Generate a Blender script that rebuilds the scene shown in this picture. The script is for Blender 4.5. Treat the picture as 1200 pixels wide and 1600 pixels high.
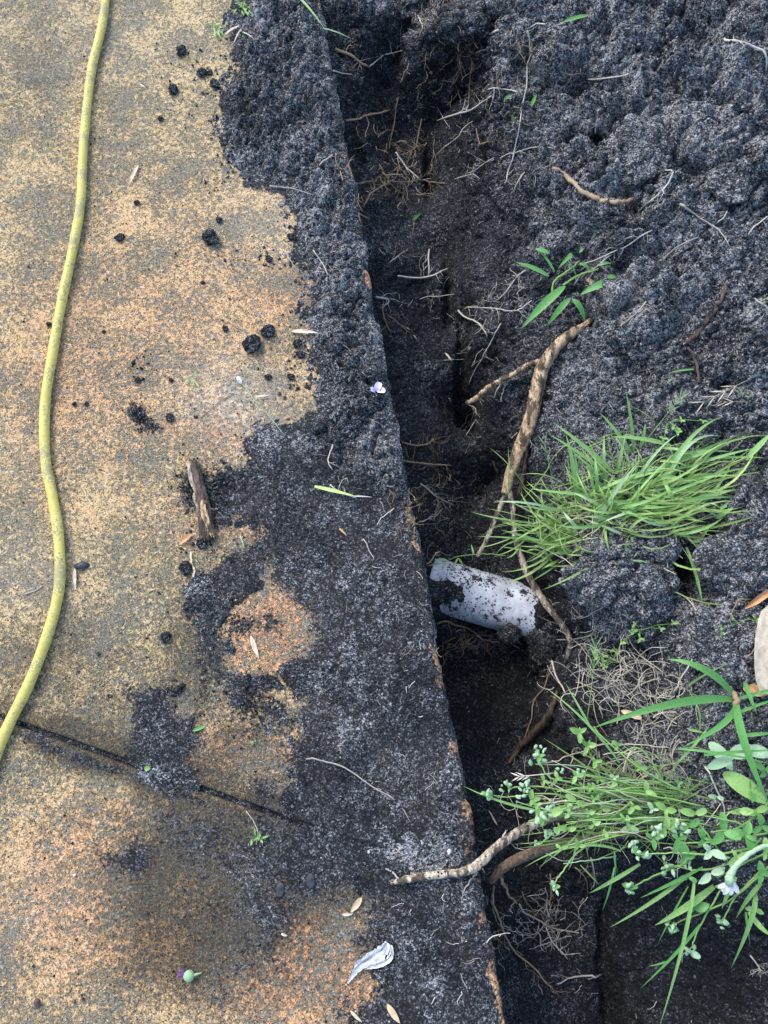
import bpy, math, random
import numpy as np
from mathutils import Vector, Matrix
random.seed(7); rng = np.random.default_rng(11)
R = math.radians
sc = bpy.context.scene
for o in list(bpy.data.objects): bpy.data.objects.remove(o)
# ------------------------------------------------------------------ camera, sky, sun, exposure
TILT = R(17.0); HC = 1.2; FPX = 1202.0
cam = bpy.data.cameras.new('camera'); cam.sensor_fit = 'VERTICAL'; cam.sensor_height = 24.0
cam.lens = 24.0 * FPX / 1600.0; cam.clip_start = 0.02; cam.clip_end = 400
co = bpy.data.objects.new('camera', cam); sc.collection.objects.link(co)
co.location = (0, 0, HC); co.rotation_euler = (TILT, 0, 0); sc.camera = co
SUN_EL, SUN_AZ = R(46), R(-40)      # azimuth measured from +Y towards +X
w = bpy.data.worlds.new('World'); sc.world = w; w.use_nodes = True
nt = w.node_tree; nt.nodes.clear()
sky = nt.nodes.new('ShaderNodeTexSky'); sky.sky_type = 'NISHITA'; sky.sun_disc = False
sky.sun_elevation = SUN_EL; sky.sun_rotation = SUN_AZ; sky.air_density = 1.0; sky.dust_density = 1.6
bg = nt.nodes.new('ShaderNodeBackground'); bg.inputs[1].default_value = 0.15
wo = nt.nodes.new('ShaderNodeOutputWorld')
nt.links.new(sky.outputs[0], bg.inputs[0]); nt.links.new(bg.outputs[0], wo.inputs[0])
sd = Vector((math.sin(SUN_AZ) * math.cos(SUN_EL), math.cos(SUN_AZ) * math.cos(SUN_EL), math.sin(SUN_EL)))
sl = bpy.data.lights.new('sun', 'SUN'); sl.energy = 0.85; sl.angle = R(24); sl.color = (1.0, 0.99, 0.98)
so = bpy.data.objects.new('sun', sl); sc.collection.objects.link(so)
so.rotation_euler = sd.to_track_quat('Z', 'Y').to_euler()
sc.view_settings.view_transform = 'Standard'; sc.view_settings.look = 'None'
sc.view_settings.gamma = 1; sc.view_settings.use_curve_mapping = False
sc.view_settings.exposure = 1.58

# ------------------------------------------------------------------ photograph pixel <-> place
CT, ST = math.cos(TILT), math.sin(TILT)
CAMP = Vector((0, 0, HC))
def ray(px, py):
    a, b = (px - 600) / FPX, -(py - 800) / FPX
    return Vector((a, b * CT + ST, b * ST - CT)).normalized()
def P(px, py, z=0.0):
    d = ray(px, py); return CAMP + d * ((z - HC) / d.z)
def px_of(x, y, z):                                   # arrays -> pixels
    dz = z - HC
    dep = y * ST - dz * CT; v = y * CT + dz * ST
    dep = np.maximum(dep, 0.05)
    return 600 + FPX * x / dep, 800 - FPX * v / dep
# ------------------------------------------------------------------ numpy noise
def _h(i, j, k, s=0):
    n = (i.astype(np.int64) * 73856093) ^ (j.astype(np.int64) * 19349663) ^ (k.astype(np.int64) * 83492791) ^ (s * 2654435761)
    n = (n ^ (n >> 13)) * 1274126177 & 0xffffffff
    n = (n ^ (n >> 15)) * 2246822519 & 0xffffffff
    n = n ^ (n >> 13)
    return (n & 0xffffff) / float(0xffffff)
def vnoise(p, s=0):                                   # value noise in -1..1
    i = np.floor(p); f = p - i; f = f * f * f * (f * (f * 6 - 15) + 10); i = i.astype(np.int64)
    r = 0
    for a in (0, 1):
        for b in (0, 1):
            for c in (0, 1):
                wgt = (f[:, 0] if a else 1 - f[:, 0]) * (f[:, 1] if b else 1 - f[:, 1]) * (f[:, 2] if c else 1 - f[:, 2])
                r = r + wgt * _h(i[:, 0] + a, i[:, 1] + b, i[:, 2] + c, s)
    return r * 2 - 1
def fbm(p, scale, octs=4, s=0, gain=.5):
    q = p / scale; a = 1.; t = 0; n = 0
    for o in range(octs):
        t = t + a * vnoise(q * (2.03 ** o) + 17.3 * o, s + o); n += a; a *= gain
    return t / n
def crumbs(p, scale, s=0, jitter=.9):                 # rounded lumps of random height, 0..1
    q = p / scale; i = np.floor(q).astype(np.int64); f = q - i
    best = np.full(len(p), 0.0)
    for a in (-1, 0, 1):
        for b in (-1, 0, 1):
            for c in (-1, 0, 1):
                I, J, K = i[:, 0] + a, i[:, 1] + b, i[:, 2] + c
                dx = a + .5 + jitter * (_h(I, J, K, s + 1) - .5) - f[:, 0]
                dy = b + .5 + jitter * (_h(I, J, K, s + 2) - .5) - f[:, 1]
                dz = c + .5 + jitter * (_h(I, J, K, s + 3) - .5) - f[:, 2]
                rr = .45 + .4 * _h(I, J, K, s + 4)
                d2 = (dx * dx + dy * dy + dz * dz) / (rr * rr)
                best = np.maximum(best, np.sqrt(np.maximum(1 - d2, 0)) * rr / .85)
    return best
def sdf(poly, X, Y):                                  # signed distance in pixels, positive inside
    d = np.full(X.shape, 1e9); ins = np.zeros(X.shape, bool); n = len(poly)
    for k in range(n):
        ax, ay = poly[k]; bx, by = poly[(k + 1) % n]
        ex, ey = bx - ax, by - ay
        t = np.clip(((X - ax) * ex + (Y - ay) * ey) / (ex * ex + ey * ey + 1e-9), 0, 1)
        d = np.minimum(d, np.hypot(X - ax - t * ex, Y - ay - t * ey))
        c = (ay > Y) != (by > Y)
        xi = ax + (Y - ay) * ex / (ey if abs(ey) > 1e-9 else 1e-9)
        ins ^= c & (X < xi)
    return np.where(ins, d, -d)
def gs(X, Y, lst):
    t = 0 * X
    for cx, cy, rx, ry, a in lst:
        t = t + a * np.exp(-((X - cx) / rx) ** 2 - ((Y - cy) / ry) ** 2)
    return t
def sst(a, b, x):
    t = np.clip((x - a) / (b - a), 0, 1); return t * t * (3 - 2 * t)
# ------------------------------------------------------------------ object helpers
def link(o, parent=None):
    sc.collection.objects.link(o)
    if parent: o.parent = parent
    return o
def tag(o, label=None, cat=None, group=None, kind=None):
    if label: o['label'] = label
    if cat: o['category'] = cat
    if group: o['group'] = group
    if kind: o['kind'] = kind
    return o
def empty(name, loc, label=None, cat=None, group=None):
    o = bpy.data.objects.new(name, None); o.location = loc; o.empty_display_size = .02
    sc.collection.objects.link(o); return tag(o, label, cat, group)
def mesh_np(name, V, Q, mat, parent=None, smooth=True, attrs=None):
    me = bpy.data.meshes.new(name); Q = np.asarray(Q, np.int32); k = Q.shape[1]
    me.vertices.add(len(V)); me.vertices.foreach_set('co', np.asarray(V, np.float32).ravel())
    me.loops.add(Q.size); me.loops.foreach_set('vertex_index', Q.ravel())
    me.polygons.add(len(Q)); me.polygons.foreach_set('loop_start', np.arange(0, Q.size, k, dtype=np.int32))
    me.update(calc_edges=True)
    me.polygons.foreach_set('use_smooth', np.full(len(Q), smooth))
    for an, av in (attrs or {}).items():
        if av.ndim == 1:
            a = me.attributes.new(an, 'FLOAT', 'POINT'); a.data.foreach_set('value', av.astype(np.float32))
        else:
            a = me.attributes.new(an, 'FLOAT_COLOR', 'POINT'); a.data.foreach_set('color', av.astype(np.float32).ravel())
    me.materials.append(mat)
    o = bpy.data.objects.new(name, me); return link(o, parent)
class MB:
    def __init__(s): s.v = []; s.f = []
    def tube(s, pts, rad, n=6, wob=0.0, close=True):
        pts = [Vector(p) for p in pts]; m = len(pts)
        if not hasattr(rad, '__len__'): rad = [rad] * m
        up = Vector((.3, .2, .93)); b0 = len(s.v); x = None; ph = random.uniform(0, 6)
        for i, p in enumerate(pts):
            t = (pts[min(i + 1, m - 1)] - pts[max(i - 1, 0)])
            t = t.normalized() if t.length > 1e-9 else Vector((1, 0, 0))
            if x is None: x = t.cross(up).normalized()
            x = (x - t * x.dot(t)).normalized(); y = t.cross(x)
            for k in range(n):
                a = 2 * math.pi * k / n; r = rad[i] * (1 + wob * (.5 * math.sin(i * .19 + ph) + .4 * math.sin(i * .07 + 2 * ph) + .9 * math.sin(2 * a + ph) + .8 * math.sin(5 * a + ph * 2 + .05 * i) + 1.0 * (random.random() - .5)))
                s.v.append(p + (x * math.cos(a) + y * math.sin(a)) * r)
        for i in range(m - 1):
            for k in range(n):
                a, b = b0 + i * n + k, b0 + i * n + (k + 1) % n
                s.f.append((a, b, b + n, a + n))
        if close:
            s.f.append(tuple(b0 + k for k in range(n))[::-1]); s.f.append(tuple(b0 + (m - 1) * n + k for k in range(n)))
        return s
    def ribbon(s, pts, wid, side, fold=.25, cross=3):
        pts = [Vector(p) for p in pts]; m = len(pts); b0 = len(s.v)
        for i, p in enumerate(pts):
            t = (pts[min(i + 1, m - 1)] - pts[max(i - 1, 0)])
            t = t.normalized() if t.length > 1e-9 else Vector((1, 0, 0))
            sd_ = (side - t * side.dot(t)); sd_ = sd_.normalized() if sd_.length > 1e-6 else Vector((1, 0, 0))
            nn = t.cross(sd_); nn = -nn if nn.z < 0 else nn
            for k in range(cross):
                u = k / (cross - 1) * 2 - 1
                s.v.append(p + sd_ * (u * wid[i] * .5) + nn * (abs(u) * wid[i] * .5 * fold))
        for i in range(m - 1):
            for k in range(cross - 1):
                a = b0 + i * cross + k; s.f.append((a, a + 1, a + 1 + cross, a + cross))
        return s
    def build(s, name, mat, parent=None, smooth=True):
        me = bpy.data.meshes.new(name); base = Vector((0, 0, 0))
        if parent is None and s.v:
            base = sum((Vector(v) for v in s.v), Vector()) / len(s.v)
        elif parent is not None:
            q = parent
            while q is not None: base = base + q.location; q = q.parent
        me.from_pydata([tuple(Vector(v) - base) for v in s.v], [], s.f)
        if smooth: me.polygons.foreach_set('use_smooth', [True] * len(me.polygons))
        me.materials.append(mat)
        o = bpy.data.objects.new(name, me)
        if parent is None: o.location = base
        return link(o, parent)
def cr(pts, n=6):                                     # catmull-rom through points
    p = [Vector(q) for q in pts]; p = [p[0] * 2 - p[1]] + p + [p[-1] * 2 - p[-2]]; out = []
    for i in range(1, len(p) - 2):
        for k in range(n):
            t = k / n
            out.append(.5 * ((2 * p[i]) + (p[i + 1] - p[i - 1]) * t + (2 * p[i - 1] - 5 * p[i] + 4 * p[i + 1] - p[i + 2]) * t * t
                             + (3 * p[i] - p[i - 1] - 3 * p[i + 1] + p[i + 2]) * t ** 3))
    out.append(p[-2]); return out
def lerp_list(l, n):
    return [float(np.interp(i / (n - 1) * (len(l) - 1), range(len(l)), l)) for i in range(n)]
# ------------------------------------------------------------------ materials
class N:
    def __init__(s, name):
        s.m = bpy.data.materials.new(name); s.m.use_nodes = True; s.t = s.m.node_tree; s.t.nodes.clear()
        s.out = s.t.nodes.new('ShaderNodeOutputMaterial'); s.b = s.n('ShaderNodeBsdfPrincipled')
        s.l(s.b.outputs[0], s.out.inputs[0]); s.tc = s.n('ShaderNodeTexCoord')
    def n(s, t, **k):
        x = s.t.nodes.new(t)
        for a, b in k.items(): setattr(x, a, b)
        return x
    def l(s, a, b): s.t.links.new(a, b)
    def noise(s, scale, detail=3, rough=.6, vec=None, dist=0):
        x = s.n('ShaderNodeTexNoise'); x.inputs['Scale'].default_value = scale; x.inputs['Detail'].default_value = detail
        x.inputs['Roughness'].default_value = rough; x.inputs['Distortion'].default_value = dist
        s.l(vec or s.tc.outputs['Object'], x.inputs['Vector']); return x.outputs['Fac']
    def vor(s, scale, vec=None, feat='F1', out='Distance', rnd=1):
        x = s.n('ShaderNodeTexVoronoi', feature=feat); x.inputs['Scale'].default_value = scale; x.inputs['Randomness'].default_value = rnd
        s.l(vec or s.tc.outputs['Object'], x.inputs['Vector']); return x.outputs[out]
    def ramp(s, fac, stops, interp='LINEAR'):
        x = s.n('ShaderNodeValToRGB'); e = x.color_ramp.elements; x.color_ramp.interpolation = interp
        while len(e) > 1: e.remove(e[-1])
        e[0].position = stops[0][0]; e[0].color = (*stops[0][1], 1)
        for p, c in stops[1:]:
            k = e.new(p); k.color = (*c, 1)
        s.l(fac, x.inputs[0]); return x.outputs[0]
    def mix(s, fac, a, b, mode='MIX'):
        x = s.n('ShaderNodeMix', data_type='RGBA', blend_type=mode)
        for v, i in ((fac, 0), (a, 6), (b, 7)):
            if isinstance(v, (int, float)): x.inputs[i].default_value = v
            elif isinstance(v, tuple): x.inputs[i].default_value = (*v, 1)
            else: s.l(v, x.inputs[i])
        return x.outputs[2]
    def math(s, op, a, b=0, c=None, clamp=False):
        x = s.n('ShaderNodeMath', operation=op); x.use_clamp = clamp
        for i, v in enumerate((a, b, c)):
            if v is None: continue
            if isinstance(v, (int, float)): x.inputs[i].default_value = v
            else: s.l(v, x.inputs[i])
        return x.outputs[0]
    def attr(s, name, out='Fac'):
        x = s.n('ShaderNodeAttribute'); x.attribute_name = name; return x.outputs[out]
    def step(s, x, a, b):
        m = s.n('ShaderNodeMapRange', interpolation_type='SMOOTHSTEP'); s.l(x, m.inputs[0])
        m.inputs[1].default_value = a; m.inputs[2].default_value = b; return m.outputs[0]
    def bump(s, h, strength, dist, prev=None):
        x = s.n('ShaderNodeBump'); x.inputs['Strength'].default_value = strength; x.inputs['Distance'].default_value = dist
        s.l(h, x.inputs['Height'])
        if prev is not None: s.l(prev, x.inputs['Normal'])
        return x.outputs[0]
    def done(s, col, rough=.9, nrm=None, spec=.3, sheen=None):
        if isinstance(col, tuple): s.b.inputs['Base Color'].default_value = (*col, 1)
        else: s.l(col, s.b.inputs['Base Color'])
        if isinstance(rough, (int, float)): s.b.inputs['Roughness'].default_value = rough
        else: s.l(rough, s.b.inputs['Roughness'])
        s.b.inputs['Specular IOR Level'].default_value = spec
        if nrm is not None: s.l(nrm, s.b.inputs['Normal'])
        return s.m
def soil_nodes(M, dry):
    """sandy black peat: black, grey and pale quartz grains about 1.5 mm across; returns colour and normal"""
    c1 = M.vor(600, out='Color'); sep = M.n('ShaderNodeSeparateColor'); M.l(c1, sep.inputs[0])
    c2 = M.vor(300, out='Color'); sep2 = M.n('ShaderNodeSeparateColor'); M.l(c2, sep2.inputs[0])
    big = M.noise(14, 5, .65); mid = M.noise(85, 4, .65)
    # share of pale grains is larger where dry is high (dryness and trench shade)
    k = M.math('ADD', M.math('MULTIPLY', sep.outputs[0], .62), M.math('MULTIPLY', sep2.outputs[0], .38))
    k = M.math('ADD', k, M.math('MULTIPLY', M.math('SUBTRACT', big, .5), .75))
    k = M.math('ADD', k, M.math('MULTIPLY', M.math('SUBTRACT', mid, .5), .75))
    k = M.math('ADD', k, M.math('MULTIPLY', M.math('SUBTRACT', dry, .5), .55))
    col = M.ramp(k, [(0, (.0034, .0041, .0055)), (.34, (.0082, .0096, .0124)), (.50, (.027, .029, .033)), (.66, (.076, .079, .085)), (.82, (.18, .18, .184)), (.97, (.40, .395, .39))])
    warm = M.step(sep2.outputs[1], .9, .98)
    col = M.mix(M.math('MULTIPLY', warm, .8), col, M.mix(1.0, col, (1.0, .72, .48), 'MULTIPLY'))
    d1 = M.vor(640); d2 = M.vor(230)
    nb = M.bump(M.math('SUBTRACT', 1, d1), .9, .0016)
    nb = M.bump(M.math('SUBTRACT', 1, d2), .9, .004, nb)
    nb = M.bump(M.noise(120, 4, .7), .7, .008, nb)
    return col, nb, sep
def m_soil(name):
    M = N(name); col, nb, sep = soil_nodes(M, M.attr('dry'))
    rough = M.math('SUBTRACT', .95, M.math('MULTIPLY', M.step(sep.outputs[2], .8, .95), .45))
    return M.done(col, rough, nb, .35)
MSOIL = m_soil('sandy_black_soil')
def m_crumb():
    M = N('soil_crumb'); r = M.n('ShaderNodeNewGeometry').outputs['Random Per Island']
    col, nb, sep = soil_nodes(M, M.math('ADD', .25, M.math('MULTIPLY', r, .6))); return M.done(col, .9, nb, .3)
MCRUMB = m_crumb()
def m_slab(name, tint=1.0):
    M = N(name); mk = M.n('ShaderNodeSeparateColor'); a = M.n('ShaderNodeAttribute'); a.attribute_name = 'mask'
    M.l(a.outputs['Color'], mk.inputs[0]); soil, orange, pale = M.math('MULTIPLY', mk.outputs[0], 1.35), mk.outputs[1], mk.outputs[2]; damp = a.outputs['Alpha']
    # grain: crust worn through to the aggregate
    g = M.noise(125, 6, .72, dist=.5); g2 = M.noise(420, 3, .7); lo = M.noise(9, 4, .6); lo2 = M.noise(30, 4, .6)
    k = M.math('ADD', M.math('MULTIPLY', g, .65), M.math('MULTIPLY', g2, .35))
    k = M.math('ADD', k, M.math('MULTIPLY', M.math('SUBTRACT', lo, .5), .36))
    k = M.math('ADD', k, M.math('MULTIPLY', M.math('SUBTRACT', lo2, .5), .16))
    k = M.math('SUBTRACT', k, M.math('MULTIPLY', damp, .05))
    crust = M.step(k, .42, .54)
    base = M.ramp(M.noise(260, 3, .7), [(.3, (.075, .066, .046)), (.5, (.17, .152, .105)), (.7, (.29, .262, .19))])
    tan = M.ramp(M.noise(300, 3, .7), [(.3, (.31, .21, .092)), (.5, (.53, .378, .172)), (.72, (.78, .62, .37))])
    ora = M.ramp(M.noise(300, 3, .7), [(.3, (.36, .155, .06)), (.5, (.62, .30, .13)), (.72, (.84, .51, .28))])
    of = M.math('ADD', M.math('MULTIPLY', orange, 1.1), M.math('MULTIPLY', M.math('SUBTRACT', lo2, .5), .9), clamp=True)
    top = M.mix(of, tan, ora)
    col = M.mix(crust, base, top)
    # grey aggregate stones and pale sand
    st = M.n('ShaderNodeSeparateColor'); M.l(M.vor(95, out='Color'), st.inputs[0])
    stone = M.math('MULTIPLY', M.step(st.outputs[0], .80, .86), M.step(M.vor(95), .55, .35))
    col = M.mix(M.math('MULTIPLY', stone, .65), col, (.16, .165, .15))
    gr = M.n('ShaderNodeSeparateColor'); M.l(M.vor(520, out='Color'), gr.inputs[0])
    col = M.mix(M.math('MULTIPLY', M.step(gr.outputs[0], .86, .95), .4), col, (.66, .62, .55))
    col = M.mix(M.math('MULTIPLY', M.step(gr.outputs[1], .84, .93), .75), col, (.03, .028, .026))
    pf = M.math('MULTIPLY', pale, M.step(M.noise(120, 4, .7), .4, .6))
    col = M.mix(M.math('MULTIPLY', pf, .65), col, (.62, .56, .48))
    # green film of algae
    alg = M.math('MULTIPLY', M.step(M.noise(6, 4, .6), .5, .7), .2)
    col = M.mix(alg, col, M.mix(.5, col, (.22, .20, .07)))
    dn = M.math('ADD', damp, M.math('MULTIPLY', M.math('SUBTRACT', M.noise(26, 5, .7), .5), .9))
    dn = M.step(M.math('ADD', dn, M.math('MULTIPLY', M.math('SUBTRACT', M.noise(190, 4, .7), .5), 1.5)), .12, .95)
    dk = M.mix(M.math('MULTIPLY', dn, .85), col, M.mix(.9, col, (.20, .175, .155), 'MULTIPLY'))
    # smeared soil, breaking up into grains
    scol, nbs, sp = soil_nodes(M, .36)
    sm = M.math('ADD', soil, M.math('MULTIPLY', M.math('SUBTRACT', M.noise(30, 6, .72), .5), 1.7))
    sm = M.math('ADD', sm, M.math('MULTIPLY', M.math('SUBTRACT', M.noise(200, 3, .7), .5), 1.9))
    sf = M.step(sm, .32, .74)
    col = M.mix(M.math('MULTIPLY', sf, .98), dk, scol)
    h = M.math('ADD', M.math('MULTIPLY', crust, .6), M.math('MULTIPLY', g2, .8))
    nb = M.bump(h, .8, .0035); nb = M.bump(M.noise(60, 4, .6), .3, .004, nb)
    nb = M.bump(M.math('MULTIPLY', M.math('SUBTRACT', 1, M.vor(560)), .6), .5, .001, nb)
    return M.done(col, .85, nb, .3)
MSLAB = m_slab('weathered_concrete')
def m_hose():
    M = N('yellow_rubber'); gr = M.noise(20, 4, .6); fi = M.noise(260, 4, .75)
    col = M.ramp(gr, [(.3, (.44, .36, .09)), (.55, (.62, .52, .14)), (.75, (.72, .63, .24))])
    d = M.step(M.math('ADD', M.math('MULTIPLY', gr, .6), M.math('MULTIPLY', fi, .55)), .54, .66)
    col = M.mix(M.math('MULTIPLY', d, .7), col, (.17, .155, .10))
    col = M.mix(M.step(M.noise(420, 2, .5), .66, .72), col, (.05, .045, .03))
    return M.done(col, .6, M.bump(fi, .25, .001), .35)
MHOSE = m_hose()
def m_bark(name, c0, c1, c2, spots=.5, pale=None):
    M = N(name); mp = M.n('ShaderNodeMapping'); M.l(M.tc.outputs['Object'], mp.inputs[0]); mp.inputs['Scale'].default_value = (1, .35, 1)
    v = mp.outputs[0]; a = M.noise(190, 6, .75, v); b = M.noise(70, 5, .7, v)
    col = M.ramp(a, [(.3, c0), (.5, c1), (.68, c2)])
    col = M.mix(M.math('MULTIPLY', M.step(b, .49, .57), spots), col, (.035, .024, .018))
    col = M.mix(M.step(M.noise(520, 2, .5), .64, .72), col, (.02, .018, .018))
    return M.done(col, .8, M.bump(M.math('ADD', a, b), .8, .003), .25)
MROOT = m_bark('tan_root_bark', (.10, .055, .03), (.44, .29, .16), (.72, .57, .38), .88)
MROOTG = m_bark('grey_root_bark', (.13, .10, .075), (.34, .27, .195), (.74, .65, .52), .85)
MROOTD = m_bark('dark_root_bark', (.035, .024, .018), (.09, .06, .04), (.2, .13, .085), .6)
MWOOD = m_bark('rotten_wood', (.03, .02, .018), (.10, .07, .055), (.30, .22, .16), .8)
def m_thin(name, c0, c1, rough=.8, scale=60, spec=.2):
    M = N(name); r = M.n('ShaderNodeNewGeometry').outputs['Random Per Island']; oi = M.n('ShaderNodeObjectInfo').outputs['Random']
    k = M.math('ADD', M.math('MULTIPLY', r, .35), M.math('MULTIPLY', oi, .25)); k = M.math('ADD', k, M.math('MULTIPLY', M.noise(scale, 4, .7), .5))
    return M.done(M.ramp(k, [(.2, c0), (.8, c1)]), rough, M.bump(M.noise(300, 3, .7), .4, .001), spec)
MFPALE = m_thin('pale_fine_root', (.12, .10, .08), (.60, .55, .47))
MFBROWN = m_thin('brown_fine_root', (.06, .042, .03), (.36, .26, .16))
MFDARK = m_thin('soil_coated_root', (.015, .012, .01), (.10, .075, .055))
MSTRAW = m_thin('dry_straw', (.09, .065, .04), (.66, .58, .43))
def m_green(name, c0, c1, c2=None, trans=.35, rough=.45):
    M = N(name); r = M.n('ShaderNodeNewGeometry').outputs['Random Per Island']; oi = M.n('ShaderNodeObjectInfo').outputs['Random']
    k = M.math('ADD', M.math('MULTIPLY', r, .4), M.math('MULTIPLY', oi, .35)); k = M.math('ADD', k, M.math('MULTIPLY', M.noise(35, 3, .6), .35))
    stops = [(.15, c0), (.7, c1)] + ([(.97, c2)] if c2 else [])
    col = M.ramp(k, stops)
    col = M.mix(M.math('MULTIPLY', M.step(M.noise(330, 4, .7), .57, .68), .65), col, (.035, .034, .03))
    M.done(col, rough, M.bump(M.noise(220, 2, .5), .25, .001), .4)
    t = M.n('ShaderNodeBsdfTranslucent'); M.l(M.mix(.5, col, (.25, .5, .06), 'MULTIPLY'), t.inputs[0]); M.l(col, t.inputs[0])
    mx = M.n('ShaderNodeMixShader'); mx.inputs[0].default_value = trans
    M.l(M.b.outputs[0], mx.inputs[1]); M.l(t.outputs[0], mx.inputs[2]); M.l(mx.outputs[0], M.out.inputs[0]); return M.m
MG = m_green('grass_green', (.12, .26, .07), (.28, .49, .15), (.50, .60, .30))
MGP = m_green('pale_grass_green', (.22, .40, .16), (.42, .60, .32), (.60, .66, .40))
MGB = m_green('broad_grass_green', (.08, .25, .055), (.15, .38, .10))
MGF = m_green('fine_grass_green', (.09, .18, .035), (.32, .48, .13), (.74, .68, .38))
MWEED = m_green('weed_green', (.13, .29, .055), (.31, .52, .15), (.52, .68, .32))
MWEEDP = m_green('downy_weed_green', (.20, .36, .16), (.42, .58, .36), trans=.25, rough=.7)
MGD = m_green('dark_green', (.025, .10, .02), (.06, .18, .04))
def m_flat(name, c0, c1, scale=90, rough=.6, spots=None, trans=0, spec=.3):
    M = N(name); col = M.ramp(M.noise(scale, 4, .65), [(.35, c0), (.65, c1)])
    if spots: col = M.mix(M.step(M.noise(spots[0], 8, .78), spots[1], spots[1] + .05), col, spots[2])
    return M.done(col, rough, M.bump(M.noise(scale * 3, 3, .6), .3, .001), spec)
MPIPE = m_flat('white_plastic', (.36, .38, .42), (.64, .66, .70), 30, .5, (42, .53, (.035, .034, .035)))
MDRY = m_flat('dry_leaf', (.40, .28, .15), (.62, .48, .30), 60, .7)
MDRYP = m_flat('pale_dry_leaf', (.38, .30, .20), (.62, .52, .38), 70, .6, (150, .66, (.28, .2, .12)))
MDRYO = m_flat('orange_dry_leaf', (.34, .16, .06), (.55, .32, .16), 60, .6)
MPETAL = m_flat('lilac_petal', (.42, .34, .58), (.75, .70, .85), 80, .5)
MPURP = m_flat('purple_petal', (.06, .015, .08), (.14, .05, .16), 80, .5)
MWHITE = m_flat('white_film', (.36, .36, .37), (.68, .68, .69), 70, .4, (150, .56, (.25, .24, .25)))
MSTONE = m_flat('dark_stone', (.02, .021, .026), (.05, .052, .06), 60, .45)
MFLOWER = m_flat('woolly_white', (.42, .43, .40), (.66, .65, .63), 120, .8)

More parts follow.
